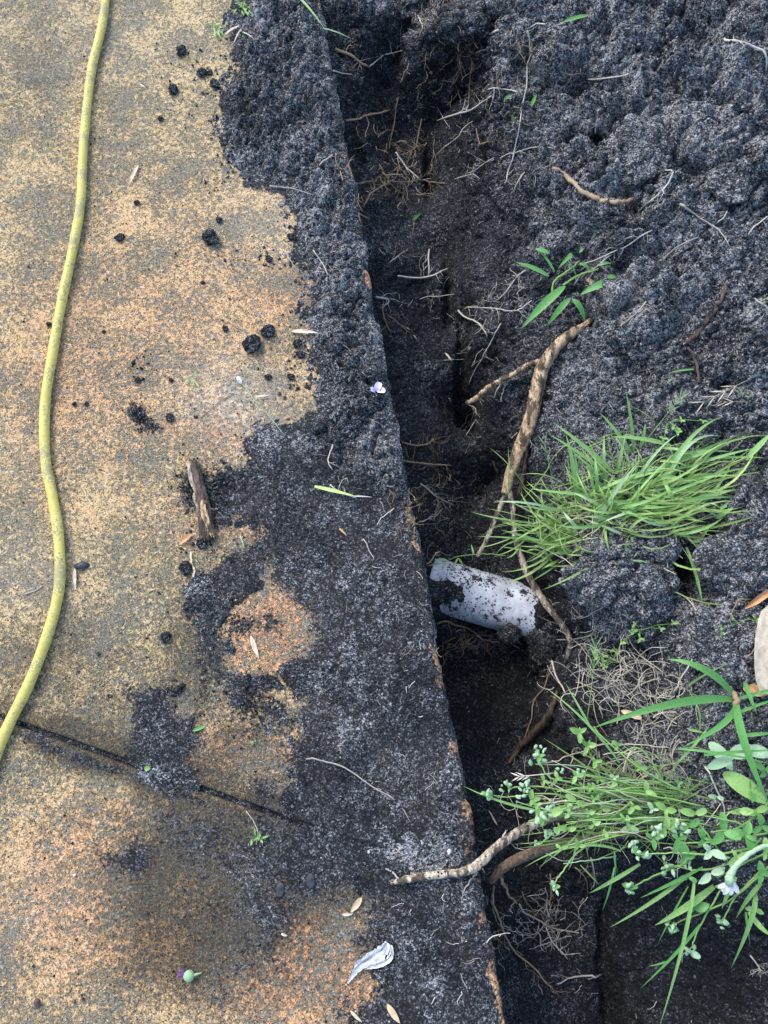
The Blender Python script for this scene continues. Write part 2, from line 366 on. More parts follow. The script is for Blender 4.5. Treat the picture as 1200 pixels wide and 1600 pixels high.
# ------------------------------------------------------------------ ground sheet: trench and bank
EA, EB = P(497, 0), P(792, 1600)                      # top edge of the path
ED = (EB - EA).normalized(); EN = Vector((ED.y, -ED.x, 0)); EN = EN if EN.x > 0 else -EN   # EN points into the trench
CP = [ # px, py, z(m), roughness 0..1
 # beside the slab (top of soil against slab side)
 (505,0,-.05,.6),(540,120,-.09,.5),(552,190,-.12,.5),(575,300,-.10,.5),(590,400,-.13,.3),(612,500,-.15,.2),(630,600,-.16,.2),(655,700,-.17,.2),(672,800,-.19,.2),(690,900,-.24,.2),(705,1000,-.28,.1),(722,1120,-.29,.1),(750,1250,-.26,.1),(770,1340,-.22,.3),(790,1450,-.22,.2),(815,1590,-.22,.2),
 # floor
 (600,20,-.06,.8),(580,80,-.12,.6),(620,100,-.17,.4),(600,180,-.19,.3),(650,200,-.23,.2),(620,260,-.22,.2),(660,300,-.22,.2),(620,330,-.17,.2),(650,400,-.17,.2),(640,470,-.19,.2),(690,400,-.22,.2),(650,560,-.18,.2),(690,520,-.22,.2),(715,600,-.23,.2),(690,660,-.20,.2),(740,660,-.28,.2),
 (700,720,-.21,.2),(770,750,-.27,.3),(700,790,-.25,.1),(760,830,-.26,.1),(700,860,-.26,.1),(780,880,-.27,.1),
 (720,940,-.30,.1),(780,950,-.30,.1),(700,1020,-.33,.05),(770,1010,-.34,.05),(820,1030,-.33,.1),(740,1100,-.31,.05),(800,1120,-.31,.05),(835,1180,-.29,.2),(780,1200,-.29,.05),(790,1270,-.28,.2),(800,1330,-.27,.3),(840,1400,-.28,.2),(800,1450,-.27,.2),(860,1500,-.28,.1),(900,1420,-.27,.1),(850,1590,-.27,.1),(920,1550,-.29,.1),(960,1590,-.30,.1),
 # right side lower slope
 (985,1500,-.23,.25),(1010,1590,-.23,.25),(960,1400,-.21,.25),(1100,1500,-.19,.3),(1050,1590,-.20,.3),(1190,1590,-.14,.4),(1060,1420,-.15,.2),(1190,1450,-.10,.5),
 # foot and lip of right wall
 (700,60,-.20,.8),(660,40,-.05,.9),(700,10,.01,.9),(780,20,.02,.9),(760,90,-.04,.9),(740,140,-.15,.6),(800,160,-.05,.8),(720,230,-.14,.3),(790,240,-.07,.6),(730,330,-.13,.3),(800,330,-.07,.6),(850,280,-.01,.9),(745,430,-.11,.2),(790,430,-.10,.4),(840,400,-.03,.8),(760,520,-.11,.2),(820,530,-.08,.5),(770,610,-.12,.2),(830,620,-.09,.5),(880,600,-.03,.7),(800,700,-.14,.3),(850,700,-.08,.5),(880,740,-.04,.6),(800,790,-.20,.3),(850,800,-.09,.5),(840,860,-.15,.4),(880,860,-.05,.5),(840,930,-.23,.3),(880,930,-.10,.6),(870,1000,-.20,.4),(900,1040,-.14,.5),(850,1080,-.25,.3),(890,1120,-.17,.4),(860,1200,-.22,.3),(900,1250,-.15,.4),(870,1310,-.22,.4),(930,1330,-.14,.4),
 # bank
 (860,80,.02,1),(950,20,.05,1),(1100,20,.06,1),(1200,60,.07,1),(900,180,.02,1),(1000,240,.06,.9),(1100,150,.06,1),(1190,250,.06,1),(1000,120,.05,1),(930,330,.02,1),(1060,350,.05,1),(1190,380,.06,1),(930,430,-.01,.9),(1020,470,.04,1),(1120,500,.05,1),(1190,560,.05,1),(960,560,-.01,1),(1040,600,.02,1),(900,520,-.04,.8),(950,660,-.01,.8),(1100,660,.02,.8),(1190,700,.02,.8),(950,800,.00,.5),(1050,780,.01,.5),(1180,820,.03,.9),
 (930,880,.0,.9),(990,860,.02,.9),(1040,840,.02,.9),(1000,960,.0,.9),(940,960,-.03,.8),(1065,900,-.05,.6),(1120,900,.03,.9),(1190,900,.03,1),(1010,1020,-.06,.7),(950,1010,-.09,.6),(1080,1000,.0,.9),(1150,1020,.02,.9),(1060,960,-.02,.8),
 (950,1080,-.08,.6),(1050,1100,-.04,.6),(1150,1120,.0,.6),(960,1180,-.08,.6),(1060,1200,-.03,.6),(1190,1180,.0,.6),(980,1280,-.08,.6),(1100,1260,-.03,.6),(1190,1300,-.01,.7),(1000,1340,-.12,.5),(1100,1340,-.07,.5),(1190,1380,-.05,.6)]
cw = np.array([list(P(a, b, z))[:2] for a, b, z, r in CP]); cz = np.array([c[2] for c in CP]); crf = np.array([c[3] for c in CP])
# far-field anchors keep the surface level away from the dig
far = []
for y in np.arange(-2.4, 4.1, .45):
    for x in (1.15, 1.8, 2.6): far.append((x, y, .05 + .02 * math.sin(3 * x + 2 * y), .7))
for y in (-.55, -.9, -1.4, 1.75, 2.2, 2.8):
    e = EA + ED * ((y - EA.y) / ED.y)
    far += [(e.x + .04, y, -.14 if y < 0 else -.10, .3), (e.x + .15, y, -.22 if y < 0 else -.14, .3), (e.x + .45, y, .0, .7)]
fa = np.array(far); cw = np.vstack([cw, fa[:, :2]]); cz = np.r_[cz, fa[:, 2]]; crf = np.r_[crf, fa[:, 3]]
def rbf_fit(c, v, lam=2e-3):
    D = np.hypot(c[:, None, 0] - c[None, :, 0], c[:, None, 1] - c[None, :, 1]) ; D = np.sqrt(D * D + .02 ** 2)
    A = np.zeros((len(c) + 3,) * 2); A[:len(c), :len(c)] = D - lam * np.eye(len(c)); A[:len(c), -3] = 1; A[:len(c), -2:] = c
    A[-3:, :len(c)] = A[:len(c), -3:].T
    return np.linalg.solve(A, np.r_[v, 0, 0, 0])
def rbf_eval(c, wt, x, y):
    t = wt[-3] + wt[-2] * x + wt[-1] * y
    for k in range(len(c)): t = t + wt[k] * np.sqrt((x - c[k, 0]) ** 2 + (y - c[k, 1]) ** 2 + .0004)
    return t
wz, wr = rbf_fit(cw, cz), rbf_fit(cw, crf)
def spaced(a, b, d0, lo, hi, grow=1.35):
    """coordinates fine between a and b, growing outwards to lo and hi"""
    n = int((b - a) / d0); m = list(np.linspace(a, b, n))
    s, x = d0, b
    while x < hi: s *= grow; x += s; m.append(min(x, hi))
    s, x = d0, a
    while x > lo: s *= grow; x -= s; m.insert(0, max(x, lo))
    return np.array(m)
# row spacing grows a little up the picture with distance
ys = [-.46]
while ys[-1] < 1.56: ys.append(ys[-1] + .0017 + .0006 * max(0, ys[-1]))
ya = spaced(ys[0], ys[0] + .01, .003, -60, ys[0] + .01); ya = ya[ya < ys[0] - 1e-6]
yb = []; s, x = .004, ys[-1]
while x < 60: s *= 1.3; x += s; yb.append(x)
gy = np.r_[ya, ys, yb]; gx = spaced(-.20, .84, .0021, -60, 60, 1.3)
X, Y = np.meshgrid(gx, gy); x, y = X.ravel(), Y.ravel()
inn = (np.abs(x) < 3) & (y > -2.6) & (y < 4.2)
Z = np.full(x.shape, .03); RF = np.full(x.shape, .3)
Z[inn] = rbf_eval(cw, wz, x[inn], y[inn]); RF[inn] = np.clip(rbf_eval(cw, wr, x[inn], y[inn]), .08, 1)
ex = (x - EA.x) * EN.x + (y - EA.y) * EN.y            # distance from slab edge, + = trench
Z = np.where(ex < 0, np.minimum(Z, -.13 + .1 * np.clip(ex, -1, 0)), Z)
far_ = np.clip((np.hypot(x, y - .5) - 2.2) / 1.5, 0, 1); Z = Z * (1 - far_) + far_ * np.where(ex < 0, np.where(x < -3.2, -.02, -.15), .03)
Z = np.clip(Z, -.38, .16)
# holes and crevices (px, py, z guess, radius m, depth m)
for hx, hy, z0, rx, ry, d in [(1148,90,.05,.010,.010,.04),(1000,156,.04,.026,.012,.05),(920,222,.02,.022,.012,.04),(878,165,.0,.014,.02,.035),(1030,272,.05,.018,.012,.03),
    (695,110,-.12,.045,.06,.10),(745,160,-.12,.03,.03,.05),(738,650,-.24,.012,.05,.06),(775,735,-.24,.02,.02,.04),(700,455,-.2,.012,.07,.06),(722,570,-.2,.012,.09,.06),(672,250,-.2,.014,.09,.05),
    (1068,885,-.03,.02,.016,.05),(1075,920,-.03,.012,.03,.05),(985,945,-.02,.016,.012,.04),(1010,1010,-.06,.014,.008,.03),(835,1060,-.3,.012,.06,.03),(945,1480,-.26,.012,.09,.04),(965,1590,-.26,.012,.06,.04),(930,470,-.02,.03,.012,.04),(950,500,-.02,.03,.012,.04),(1060,205,.05,.012,.01,.025),
    (870,85,.02,.02,.01,.03),(560,260,-.18,.02,.03,.04),(600,110,-.14,.02,.015,.03),(1110,360,.05,.014,.01,.025),(980,340,.03,.02,.008,.03),(820,470,-.08,.02,.01,.02),(890,690,-.04,.02,.01,.02),
    (545,420,-.13,.02,.02,.03),(800,860,-.24,.02,.03,.03),(1170,330,.05,.02,.01,.03),(1145,590,.05,.03,.01,.03),(1105,930,.0,.01,.03,.03)]:
    c = P(hx, hy, z0); Z -= d * np.exp(-(((x - c.x) / rx) ** 2 + ((y - c.y) / ry) ** 2) ** 1.3)
Zg = Z.reshape(X.shape); dzy, dzx = np.gradient(Zg, gy, gx)
nrm = np.stack([-dzx.ravel(), -dzy.ravel(), np.ones(x.size)], 1); nrm /= np.linalg.norm(nrm, axis=1)[:, None]
V = np.stack([x, y, Z], 1)
fine = (x > -.25) & (x < .95) & (y > -.6) & (y < 1.75) & (ex > -.03)
p = V[fine]; rf = RF[fine]
wp = p + .018 * np.stack([fbm(p, .05, 2, 5), fbm(p, .05, 2, 6), fbm(p, .05, 2, 7)], 1)
d = rf ** 1.3 * (.032 * fbm(wp, .16, 3, 1) + .046 * (crumbs(wp, .075, 9) - .35) + .026 * (crumbs(wp, .034, 31) - .3))
am = np.clip(.85 + 1.5 * fbm(p, .10, 3, 95), .2, 1.9); d *= np.clip(.8 + .8 * fbm(p, .2, 2, 97), .4, 1.4)
d += am * (.0028 + .0115 * rf) * (crumbs(wp, .016, 41) - .3) + (.0018 + .004 * rf) * (crumbs(p, .0072, 61) - .3)
d += (.0012 + .0022 * rf) * fbm(p, .007, 2, 77) + .006 * (.3 + rf) * fbm(p, .03, 3, 81)
tuft = np.exp(-((p[:, 0] - P(960, 800).x) / .1) ** 2 - ((p[:, 1] - P(960, 800).y) / .05) ** 2)
V[fine] = p + nrm[fine] * (d * (1 - .6 * tuft))[:, None]
# keep soil out of the slab body
ex2 = (V[:, 0] - EA.x) * EN.x + (V[:, 1] - EA.y) * EN.y
push = fine & (ex2 < .002) & (ex > 0) & (V[:, 2] > -.10)
V[push, 0] += (.002 - ex2[push]) * EN.x; V[push, 1] += (.002 - ex2[push]) * EN.y
dry = np.full(x.size, .6); dry[inn] = .20 + .60 * sst(-.14, .01, Z[inn]); dry[fine] += .25 * fbm(p, .09, 3, 91)  # soil darkens with depth: moister, with trench shade also put into the colour
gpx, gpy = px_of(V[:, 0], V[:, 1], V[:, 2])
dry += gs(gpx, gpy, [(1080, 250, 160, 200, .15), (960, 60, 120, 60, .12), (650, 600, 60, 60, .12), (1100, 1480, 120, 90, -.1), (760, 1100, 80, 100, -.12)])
ny, nx = X.shape; idx = np.arange(nx * ny).reshape(ny, nx)
Q = np.stack([idx[:-1, :-1], idx[:-1, 1:], idx[1:, 1:], idx[1:, :-1]], -1).reshape(-1, 4)
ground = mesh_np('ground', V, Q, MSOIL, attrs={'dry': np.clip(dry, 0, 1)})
tag(ground, 'dark sandy soil of the dug trench and the loose bank beside the path', kind='structure')
GV, GN, GF = V, nrm, fine
# ------------------------------------------------------------------ the concrete path: two slabs and the joint
J0, J1 = P(10, 1124), P(470, 1288)
jd = (J0 - J1).normalized()                           # runs away from the edge, to the left
# where joint line meets the edge line
A2 = np.array([[ED.x, -jd.x], [ED.y, -jd.y]]); tt = np.linalg.solve(A2, np.array([J1.x - EA.x, J1.y - EA.y]))
JE = EA + ED * tt[0]
us = list(np.arange(0, .014, .0012)); u = .014
while u < 3.0: us.append(u); u += .0030 if u < 1.0 else (u - .99) * .35 + .003
us = np.array(us)
def vs(a, b):
    e = list(np.arange(0, .012, .0015)); v = .012; L = abs(b - a)
    lim = 1.68 if b > a else .40
    while v < L: e.append(v); v += .0030 if v < lim else (v - lim) * .35 + .003
    return a + np.sign(b - a) * np.array(e + [L])
THICK = .10
# --- where soil lies or is smeared on the path, in photograph pixels
SPILL = [(392,-300),(392,0),(368,60),(372,105),(352,150),(350,180),(366,215),(370,255),(388,290),(440,296),(462,330),(462,380),(478,410),(500,440),(486,480),(498,520),(492,560),(500,620),(470,668),(420,682),(388,692),(400,722),(345,740),(330,770),(345,805),(400,815),(430,800),(440,835),(400,862),(362,885),(335,915),(305,950),(308,985),(330,1010),(345,1060),(372,1085),(400,1080),(425,1120),(470,1118),(490,1135),(470,1170),(470,1230),(448,1262),(520,1300),(560,1330),(575,1380),(600,1400),(590,1470),(610,1540),(560,1600),(560,2100),(1300,2100),(1300,-300)]
ISLE = [(425,872),(448,905),(480,925),(512,960),(505,1000),(480,1030),(455,1055),(482,1095),(465,1125),(420,1110),(402,1075),(372,1060),(345,1050),(338,990),(352,930),(395,895)]
PATCH = [(215,1092),(245,1088),(262,1112),(298,1125),(296,1160),(280,1175),(282,1205),(300,1228),(262,1232),(236,1208),(228,1180),(215,1130)]
THICKP = [(385,-300),(385,0),(352,150),(366,250),(450,296),(490,420),(498,560),(505,650),(470,690),(560,740),(640,800),(655,860),(900,860),(900,-300)]
FILMS = [(440,1530,60,30,.22),(215,645,18,16,.7),(238,664,16,9,.6),(300,760,30,40,.55),(350,770,40,30,.6),(270,1080,14,6,.8),(380,975,26,20,.65),(415,1065,24,14,.8),(425,975,20,26,.5),(350,880,40,30,.35),(385,1100,30,40,.5),
  (185,1350,40,26,.42),(215,1340,16,20,.4),(300,1300,150,55,.38),(440,1370,100,55,.42),(330,1440,120,90,.24),(520,1330,60,60,.7),(410,1480,50,40,.24),(540,1570,50,40,.3),(600,1450,40,60,.4),(330,1570,60,50,.25),(430,1440,36,24,.35),
  (120,950,60,10,.08),(330,700,50,12,.12),(410,1235,24,24,.55),(320,1050,22,80,.45),(300,960,18,30,.35),(60,1150,40,12,.5),(250,1080,16,14,.4),(560,1470,18,14,.5),(410,580,40,10,.12),
  (420,200,40,80,.5),(660,1450,60,200,.6),(540,1300,120,60,.4)]
ORANGE = [(430,1560,120,60,.9),(110,1470,180,150,.40),(150,1290,120,60,.35),(430,990,90,90,1.1),(430,1270,120,20,.5),(500,1450,110,70,.9),(560,1530,60,60,.7),(400,820,160,40,.5),(300,500,260,260,.42),(350,680,60,30,.6),(100,600,140,160,.32),(400,1180,110,50,.7),(470,460,70,40,.5),(120,1400,160,120,.30),(700,1290,60,60,1.2),(770,1470,60,160,1.2),(640,800,60,200,1),(690,1000,40,120,1)]
PALE = [(360,620,75,60,.9),(60,700,70,50,.15),(430,350,80,60,.4),(120,60,140,60,.35),(60,900,80,60,.35),(400,700,40,40,.3),(40,1420,90,60,.25),(700,1330,40,40,.3)]
DAMP = [(440,1480,140,120,.3),(60,1010,110,90,.35),(200,1060,150,80,.3),(500,1320,60,30,.6),(300,1010,60,110,.5),(390,1150,80,60,.5),(260,1500,120,90,.65),(380,1360,200,80,.8),(40,140,120,180,.32),(200,900,120,90,.2),(90,60,160,90,.22),(330,1380,160,140,.5)]
def film(px, py, pos):
    s1 = sdf(SPILL, px, py); s2 = sdf(ISLE, px, py); s3 = sdf(PATCH, px, py)
    s = np.maximum(np.minimum(s1, -s2), s3 - 2)
    s = s + 16 * fbm(pos, .05, 3, 101) + 9 * fbm(pos, .016, 3, 111)
    tk = np.clip(sdf(THICKP, px, py) / 45 + .5 + .3 * fbm(pos, .06, 2, 121), 0, 1)
    return s, tk
def slab(name, v, label):
    U, W = np.meshgrid(us, v - 0.0)
    a = np.abs(W - v[0]); ro, rj = .011, .007
    e1 = np.clip(ro - U, 0, ro); e2 = np.clip(rj - a, 0, rj)
    zz = -(ro - np.sqrt(ro * ro - e1 * e1)) - (rj - np.sqrt(rj * rj - e2 * e2)) * .8
    u_, w_ = U.ravel(), W.ravel(); z_ = zz.ravel()
    x_ = JE.x + jd.x * u_ - ED.x * w_; y_ = JE.y + jd.y * u_ - ED.y * w_
    pos = np.stack([x_, y_, 0 * x_], 1)
    z_ = z_ + .0011 * fbm(pos, .12, 3, 201) + .0004 * fbm(pos, .012, 2, 205)
    edge = np.exp(-u_ / .02); ch = edge * (.006 * fbm(pos, .03, 4, 209) - .006 * np.maximum(0, fbm(pos, .05, 3, 219) - .25))   # chipped, worn arris
    wv = .006 * fbm(np.stack([0 * w_, w_, 0 * w_], 1), .16, 3, 240) * np.exp(-u_ / .1); x_ = x_ + EN.x * wv; y_ = y_ + EN.y * wv
    z_ = z_ + ch; x_ = x_ + ch * EN.x * 1.2
    px, py = px_of(x_, y_, z_)
    s, tk = film(px, py, pos)
    lowr = sst(640, 760, py); soil = (1 - lowr) * sst(-12, 8, s) + lowr * (.28 * sst(-75, -5, s) + .72 * sst(-34, 34, s))
    soil = np.maximum(soil, gs(px, py, FILMS))
    jn = .5 + .9 * fbm(pos, .08, 3, 245) + .2
    dj = .95 * np.exp(-(w_ / .030) ** 2) * np.clip(jn, .3, 1) + .45 * np.exp(-(w_ / .085) ** 2) * np.clip(jn + .2, 0, 1)
    soil = np.maximum(soil, .52 * np.exp(-((w_ + .019) / .012) ** 2) * np.clip(jn + .1, 0, 1) * (w_ < 0))
    # arris scraped clean in places
    bare = np.exp(-(u_ / .019) ** 4) * sst(-.1, .3, fbm(pos, .05, 3, 215) + .02 * (py > 600) + .26 * (py > 1250) - .25 * (np.abs(py - 1130) < 110))
    soil = soil * (1 - .66 * bare)
    mask = np.stack([np.clip(soil, 0, 1), np.clip(gs(px, py, ORANGE) + .9 * bare, 0, 1), np.clip(gs(px, py, PALE), 0, 1), np.clip(gs(px, py, DAMP) + dj, 0, 1)], 1)
    ny, nx = U.shape; V = np.stack([x_, y_, z_], 1); idx = np.arange(nx * ny).reshape(ny, nx)
    Q = np.stack([idx[:-1, :-1], idx[:-1, 1:], idx[1:, 1:], idx[1:, :-1]], -1).reshape(-1, 4)
    # sides: edge column, joint row and the far ends
    def skirt(ids, V, Q, mask):
        n0 = len(V); B = V[ids].copy(); rows = [ids]
        for dz in (.02, .05, THICK):
            C = B.copy(); C[:, 2] = -dz
            k = .003 * fbm(np.stack([B[:, 0], B[:, 1], 0 * B[:, 0] - dz], 1), .03, 3, 221)
            C[:, 0] += k * (dz < THICK); V = np.vstack([V, C]); mk = mask[ids].copy(); mk[:, 0] = np.clip(.35 + 1.2 * (dz - .01) / .05, 0, 1); mk[:, 3] = .5
            mask = np.vstack([mask, mk]); rows.append(np.arange(len(V) - len(C), len(V)))
        for r0, r1 in zip(rows[:-1], rows[1:]):
            Q = np.vstack([Q, np.stack([r0[:-1], r1[:-1], r1[1:], r0[1:]], -1)])
        return V, Q, mask
    for ids in (idx[:, 0], idx[0, :], idx[:, -1], idx[-1, :]): V, Q, mask = skirt(ids, V, Q, mask)
    o = mesh_np(name, V, Q, MSLAB, path, attrs={'mask': mask}); o['label'] = label
    return o
path = empty('path', (0, 0, 0), 'weathered orange and grey concrete path with dark soil spilled along its edge'); path['kind'] = 'structure'
slabA = slab('concrete_slab', vs(.0042, 2.6), 'large concrete slab above the joint, crossed by the yellow hose')
slabB = slab('concrete_slab', vs(-.0042, -1.9), 'concrete slab below the dark joint with green bud on it')
# joint filling
js = []; jr = np.arange(0, 2.9, .0035); jw = np.linspace(-.0075, .0085, 9)
U, W = np.meshgrid(jr, jw); u_, w_ = U.ravel(), W.ravel()
x_ = JE.x + jd.x * u_ - ED.x * w_; y_ = JE.y + jd.y * u_ - ED.y * w_; pos = np.stack([x_, y_, 0 * x_], 1)
z_ = -.0078 + .002 * fbm(pos, .03, 3, 230) + .0012 * fbm(pos, .006, 2, 235)
idx = np.arange(U.size).reshape(U.shape); Q = np.stack([idx[:-1, :-1], idx[:-1, 1:], idx[1:, 1:], idx[1:, :-1]], -1).reshape(-1, 4)[:, ::-1]
mesh_np('joint_filling', np.stack([x_, y_, z_], 1), Q, MSOIL, path, attrs={'dry': np.full(U.size, .35)})['kind'] = 'stuff'
# ------------------------------------------------------------------ soil lying on the path
fu = np.arange(-.002, .62, .0021); fv = [-.50]
while fv[-1] < 1.75: fv.append(fv[-1] + .0019 + .0006 * max(0, fv[-1]))
fv = np.array(fv); U, W = np.meshgrid(fu, fv); u_, w_ = U.ravel(), W.ravel()
x_ = JE.x - EN.x * u_ - ED.x * w_; y_ = JE.y - EN.y * u_ - ED.y * w_; pos = np.stack([x_, y_, 0 * x_], 1)
px, py = px_of(x_, y_, 0 * x_); s, tk = film(px, py, pos)
keep = (s > -25)
EWK = 0.0
s = s - 34 * sst(660, 780, py) + 14 * fbm(pos, .03, 3, 115) * sst(660, 780, py)
z_ = np.full(x_.shape, -.02); pk = pos[keep]; sk, tkk = s[keep], tk[keep]; uk = u_[keep]; pyk = py[keep]
wpk = pk + .012 * np.stack([fbm(pk, .04, 2, 5), fbm(pk, .04, 2, 6), 0 * sk], 1)
t1 = sst(-4, 55, sk) * (.010 * tkk) + .0022 * sst(-6, 20, sk)
t1 = t1 - .0014
lum = tkk * (.020 * (crumbs(wpk, .045, 131) - .35) + .016 * (crumbs(wpk, .02, 141) - .3)) * sst(-8, 30, sk)
lum += (.0012 + .0075 * tkk) * (crumbs(pk, .010, 151) - .3) + (.0012 + .002 * tkk) * (crumbs(pk, .0058, 161) - .3) + (.0012 + .002 * tkk) * fbm(pk, .006, 2, 171)
lum += (1 - tkk) * .0055 * fbm(wpk, .05, 4, 181) + (1 - tkk) * .0055 * (crumbs(wpk, .028, 186) - .3) * np.clip(fbm(pk, .15, 2, 188) + .35, 0, 1)
barek = np.exp(-(uk / .020) ** 4) * sst(-.1, .3, fbm(pk, .05, 3, 215) + .02 * (pyk > 600) + .26 * (pyk > 1250) - .25 * (np.abs(pyk - 1130) < 110))
fall = -(.0125 - np.sqrt(np.maximum(.0125 ** 2 - np.clip(.0125 - uk, 0, .0125) ** 2, 0)))
taper = sst(-.002, .03, uk)
wv = .006 * fbm(np.stack([0 * uk, w_[keep] - uk * EWK, 0 * uk], 1), .16, 3, 240) * np.exp(-uk / .1)
off_ = wv + np.exp(-(np.maximum(uk, 0) / .02) ** 2) * (.002 + .006 * tkk) * (fbm(pk, .035, 3, 195) + .25) * (1 - barek)
x_[keep] += EN.x * off_; y_[keep] += EN.y * off_
z_[keep] = (t1 + lum) * (.35 + .65 * taper) + fall * 1.0 - .004 * barek
Zf = z_.reshape(U.shape); ok = (np.maximum.reduce([Zf[:-1, :-1], Zf[:-1, 1:], Zf[1:, 1:], Zf[1:, :-1]]) > -.0135)
kk = keep.reshape(U.shape); ok &= kk[:-1, :-1] & kk[1:, 1:] & kk[:-1, 1:] & kk[1:, :-1]
idx = np.arange(U.size).reshape(U.shape); Q = np.stack([idx[:-1, :-1], idx[:-1, 1:], idx[1:, 1:], idx[1:, :-1]], -1)[ok][:, ::-1]
used = np.unique(Q); remap = np.full(U.size, -1); remap[used] = np.arange(len(used))
dryf = .36 + .34 * tk[used] + .34 * fbm(pos[used], .07, 4, 191)
dryf += (1 - tk[used]) * (.10 + .45 * fbm(pos[used], .035, 4, 193))
dryf += gs(px[used], py[used], [(470, 340, 60, 120, .22), (420, 60, 40, 50, .1), (640, 1330, 50, 30, .25), (680, 1500, 60, 120, .12), (560, 900, 60, 60, .08), (300, 760, 50, 40, -.3)])
spill = mesh_np('spilled_soil', np.stack([x_, y_, z_], 1)[used], remap[Q], MSOIL, attrs={'dry': np.clip(dryf, 0, 1)})
tag(spill, 'layer of dark crumbly soil spilled and smeared along the edge of the path', 'soil', kind='stuff')
SV = np.stack([x_, y_, z_], 1)[used]
# ------------------------------------------------------------------ ray helper: the point of the built surface seen at a pixel
bpy.context.view_layer.update()
SURF = [ground, spill, slabA, slabB]
def on(px, py, lift=0.0):
    d = ray(px, py); best = None
    for o in SURF:
        hit, loc, n, i = o.ray_cast(CAMP, d)
        if hit and (best is None or (loc - CAMP).length < (best[0] - CAMP).length): best = (loc.copy(), n.copy())
    if best is None: return P(px, py, 0)
    n = best[1] if best[1].z > 0 else -best[1]
    return best[0] + Vector((0, 0, lift)) * .6 + n * lift * .4
# ------------------------------------------------------------------ loose crumbs (too many to count)
ICO = None
def ico():
    t = (1 + 5 ** .5) / 2
    v = np.array([(-1, t, 0), (1, t, 0), (-1, -t, 0), (1, -t, 0), (0, -1, t), (0, 1, t), (0, -1, -t), (0, 1, -t), (t, 0, -1), (t, 0, 1), (-t, 0, -1), (-t, 0, 1)]) / math.hypot(1, t)
    f = np.array([(0, 11, 5), (0, 5, 1), (0, 1, 7), (0, 7, 10), (0, 10, 11), (1, 5, 9), (5, 11, 4), (11, 10, 2), (10, 7, 6), (7, 1, 8), (3, 9, 4), (3, 4, 2), (3, 2, 6), (3, 6, 8), (3, 8, 9), (4, 9, 5), (2, 4, 11), (6, 2, 10), (8, 6, 7), (9, 8, 1)])
    return v, f
def scatter(name, C, Rd, mat, label, cat):
    v, f = ico(); n = len(C)
    A = v[None] * (Rd[:, None, None]) * rng.uniform(.6, 1.15, (n, 12, 1)) * rng.uniform(.65, 1.1, (n, 1, 3))
    VV = (A + C[:, None]).reshape(-1, 3); FF = (f[None] + 12 * np.arange(n)[:, None, None]).reshape(-1, 3)
    o = mesh_np(name, VV, FF, mat, smooth=False); return tag(o, label, cat, kind='stuff')
gi = np.flatnonzero(GF & (ex > 0)); wgt = RF[gi] ** 1.5 + .03; wgt /= wgt.sum()
pick = rng.choice(gi, 15000, p=wgt); rad = rng.gamma(1.5, .0013, 15000).clip(.0009, .011) * (.5 + .6 * RF[pick])
scatter('soil_crumbs', GV[pick] + GN[pick] * (rad * .35)[:, None], rad, MCRUMB, 'loose crumbs of dark soil scattered over the bank and trench', 'soil crumbs')
# crumbs on the slab and the spilled layer
C = []; Rr = []
for _ in range(5200):
    qx, qy = rng.uniform(150, 760), rng.uniform(-30, 1640)
    C.append((qx, qy))
C = np.array(C); PW = np.array([list(P(a, b, 0)) for a, b in C]); s_, t_ = film(C[:, 0], C[:, 1], PW * [1, 1, 0])
edge_ = (497 + C[:, 1] * .1844)
prob = np.where(s_ > 0, .75 * (.25 + t_), .55 * np.exp(s_ / 22) + .16 * np.exp(s_ / 70)) * (C[:, 0] < edge_ - 4)
prob += .5 * np.exp(-((C[:, 0] - 300) / 60) ** 2 - ((C[:, 1] - 120) / 60) ** 2) + .4 * np.exp(-((C[:, 0] - 430) / 60) ** 2 - ((C[:, 1] - 560) / 40) ** 2)
sel = rng.random(len(C)) < prob; CC = []; RR = []
for (a, b), s__ in zip(C[sel], s_[sel]):
    r = float(rng.gamma(2.0, .00075)); r = min(max(r, .0008), .0048)
    q = on(a, b); CC.append((q.x, q.y, q.z + r * .3)); RR.append(r)
# two dense heaps of black crumbs
for cx, cy, rx, ry, n in ((210, 640, 11, 10, 60), (222, 656, 14, 9, 60), (240, 668, 12, 6, 45), (218, 672, 7, 4, 15), (305, 765, 30, 40, 150), (340, 755, 40, 18, 160), (395, 1110, 16, 40, 60), (270, 1080, 14, 8, 40), (415, 1060, 20, 10, 60), (385, 975, 26, 18, 50)):
    for _ in range(n):
        a, b = cx + rng.normal() * rx * .55, cy + rng.normal() * ry * .55
        r = float(rng.uniform(.001, .0028)); q = on(a, b); CC.append((q.x, q.y, q.z + r * rng.uniform(.2, 1.3))); RR.append(r)
for cx, cy, sx, sy, n in ((322, 112, 30, 28, 90), (345, 150, 18, 30, 50), (352, 230, 14, 20, 40), (330, 283, 22, 8, 25), (455, 380, 18, 40, 60), (470, 545, 18, 22, 60), (440, 600, 30, 20, 35), (215, 570, 12, 10, 30), (420, 405, 40, 8, 40), (350, 1090, 40, 40, 60), (480, 1200, 30, 60, 60), (330, 900, 25, 50, 60), (300, 835, 20, 30, 30)):
    for _ in range(n):
        a, b = cx + rng.normal() * sx, cy + rng.normal() * sy; q = on(a, b); r = float(min(rng.gamma(1.7, .00085) + .0006, .0048)); CC.append((q.x, q.y, q.z + r * .3)); RR.append(r)
for _ in range(1100):
    a, b = rng.uniform(-20, 560), rng.uniform(-20, 1620); q = on(a, b)
    if q.z > .004: continue
    r = float(min(rng.gamma(1.6, .0005) + .0005, .0028)); CC.append((q.x, q.y, q.z + r * .3)); RR.append(r)
scatter('scattered_crumbs', np.array(CC), np.array(RR), MCRUMB, 'small dark soil crumbs sprinkled over the path beside the spill', 'soil crumbs')
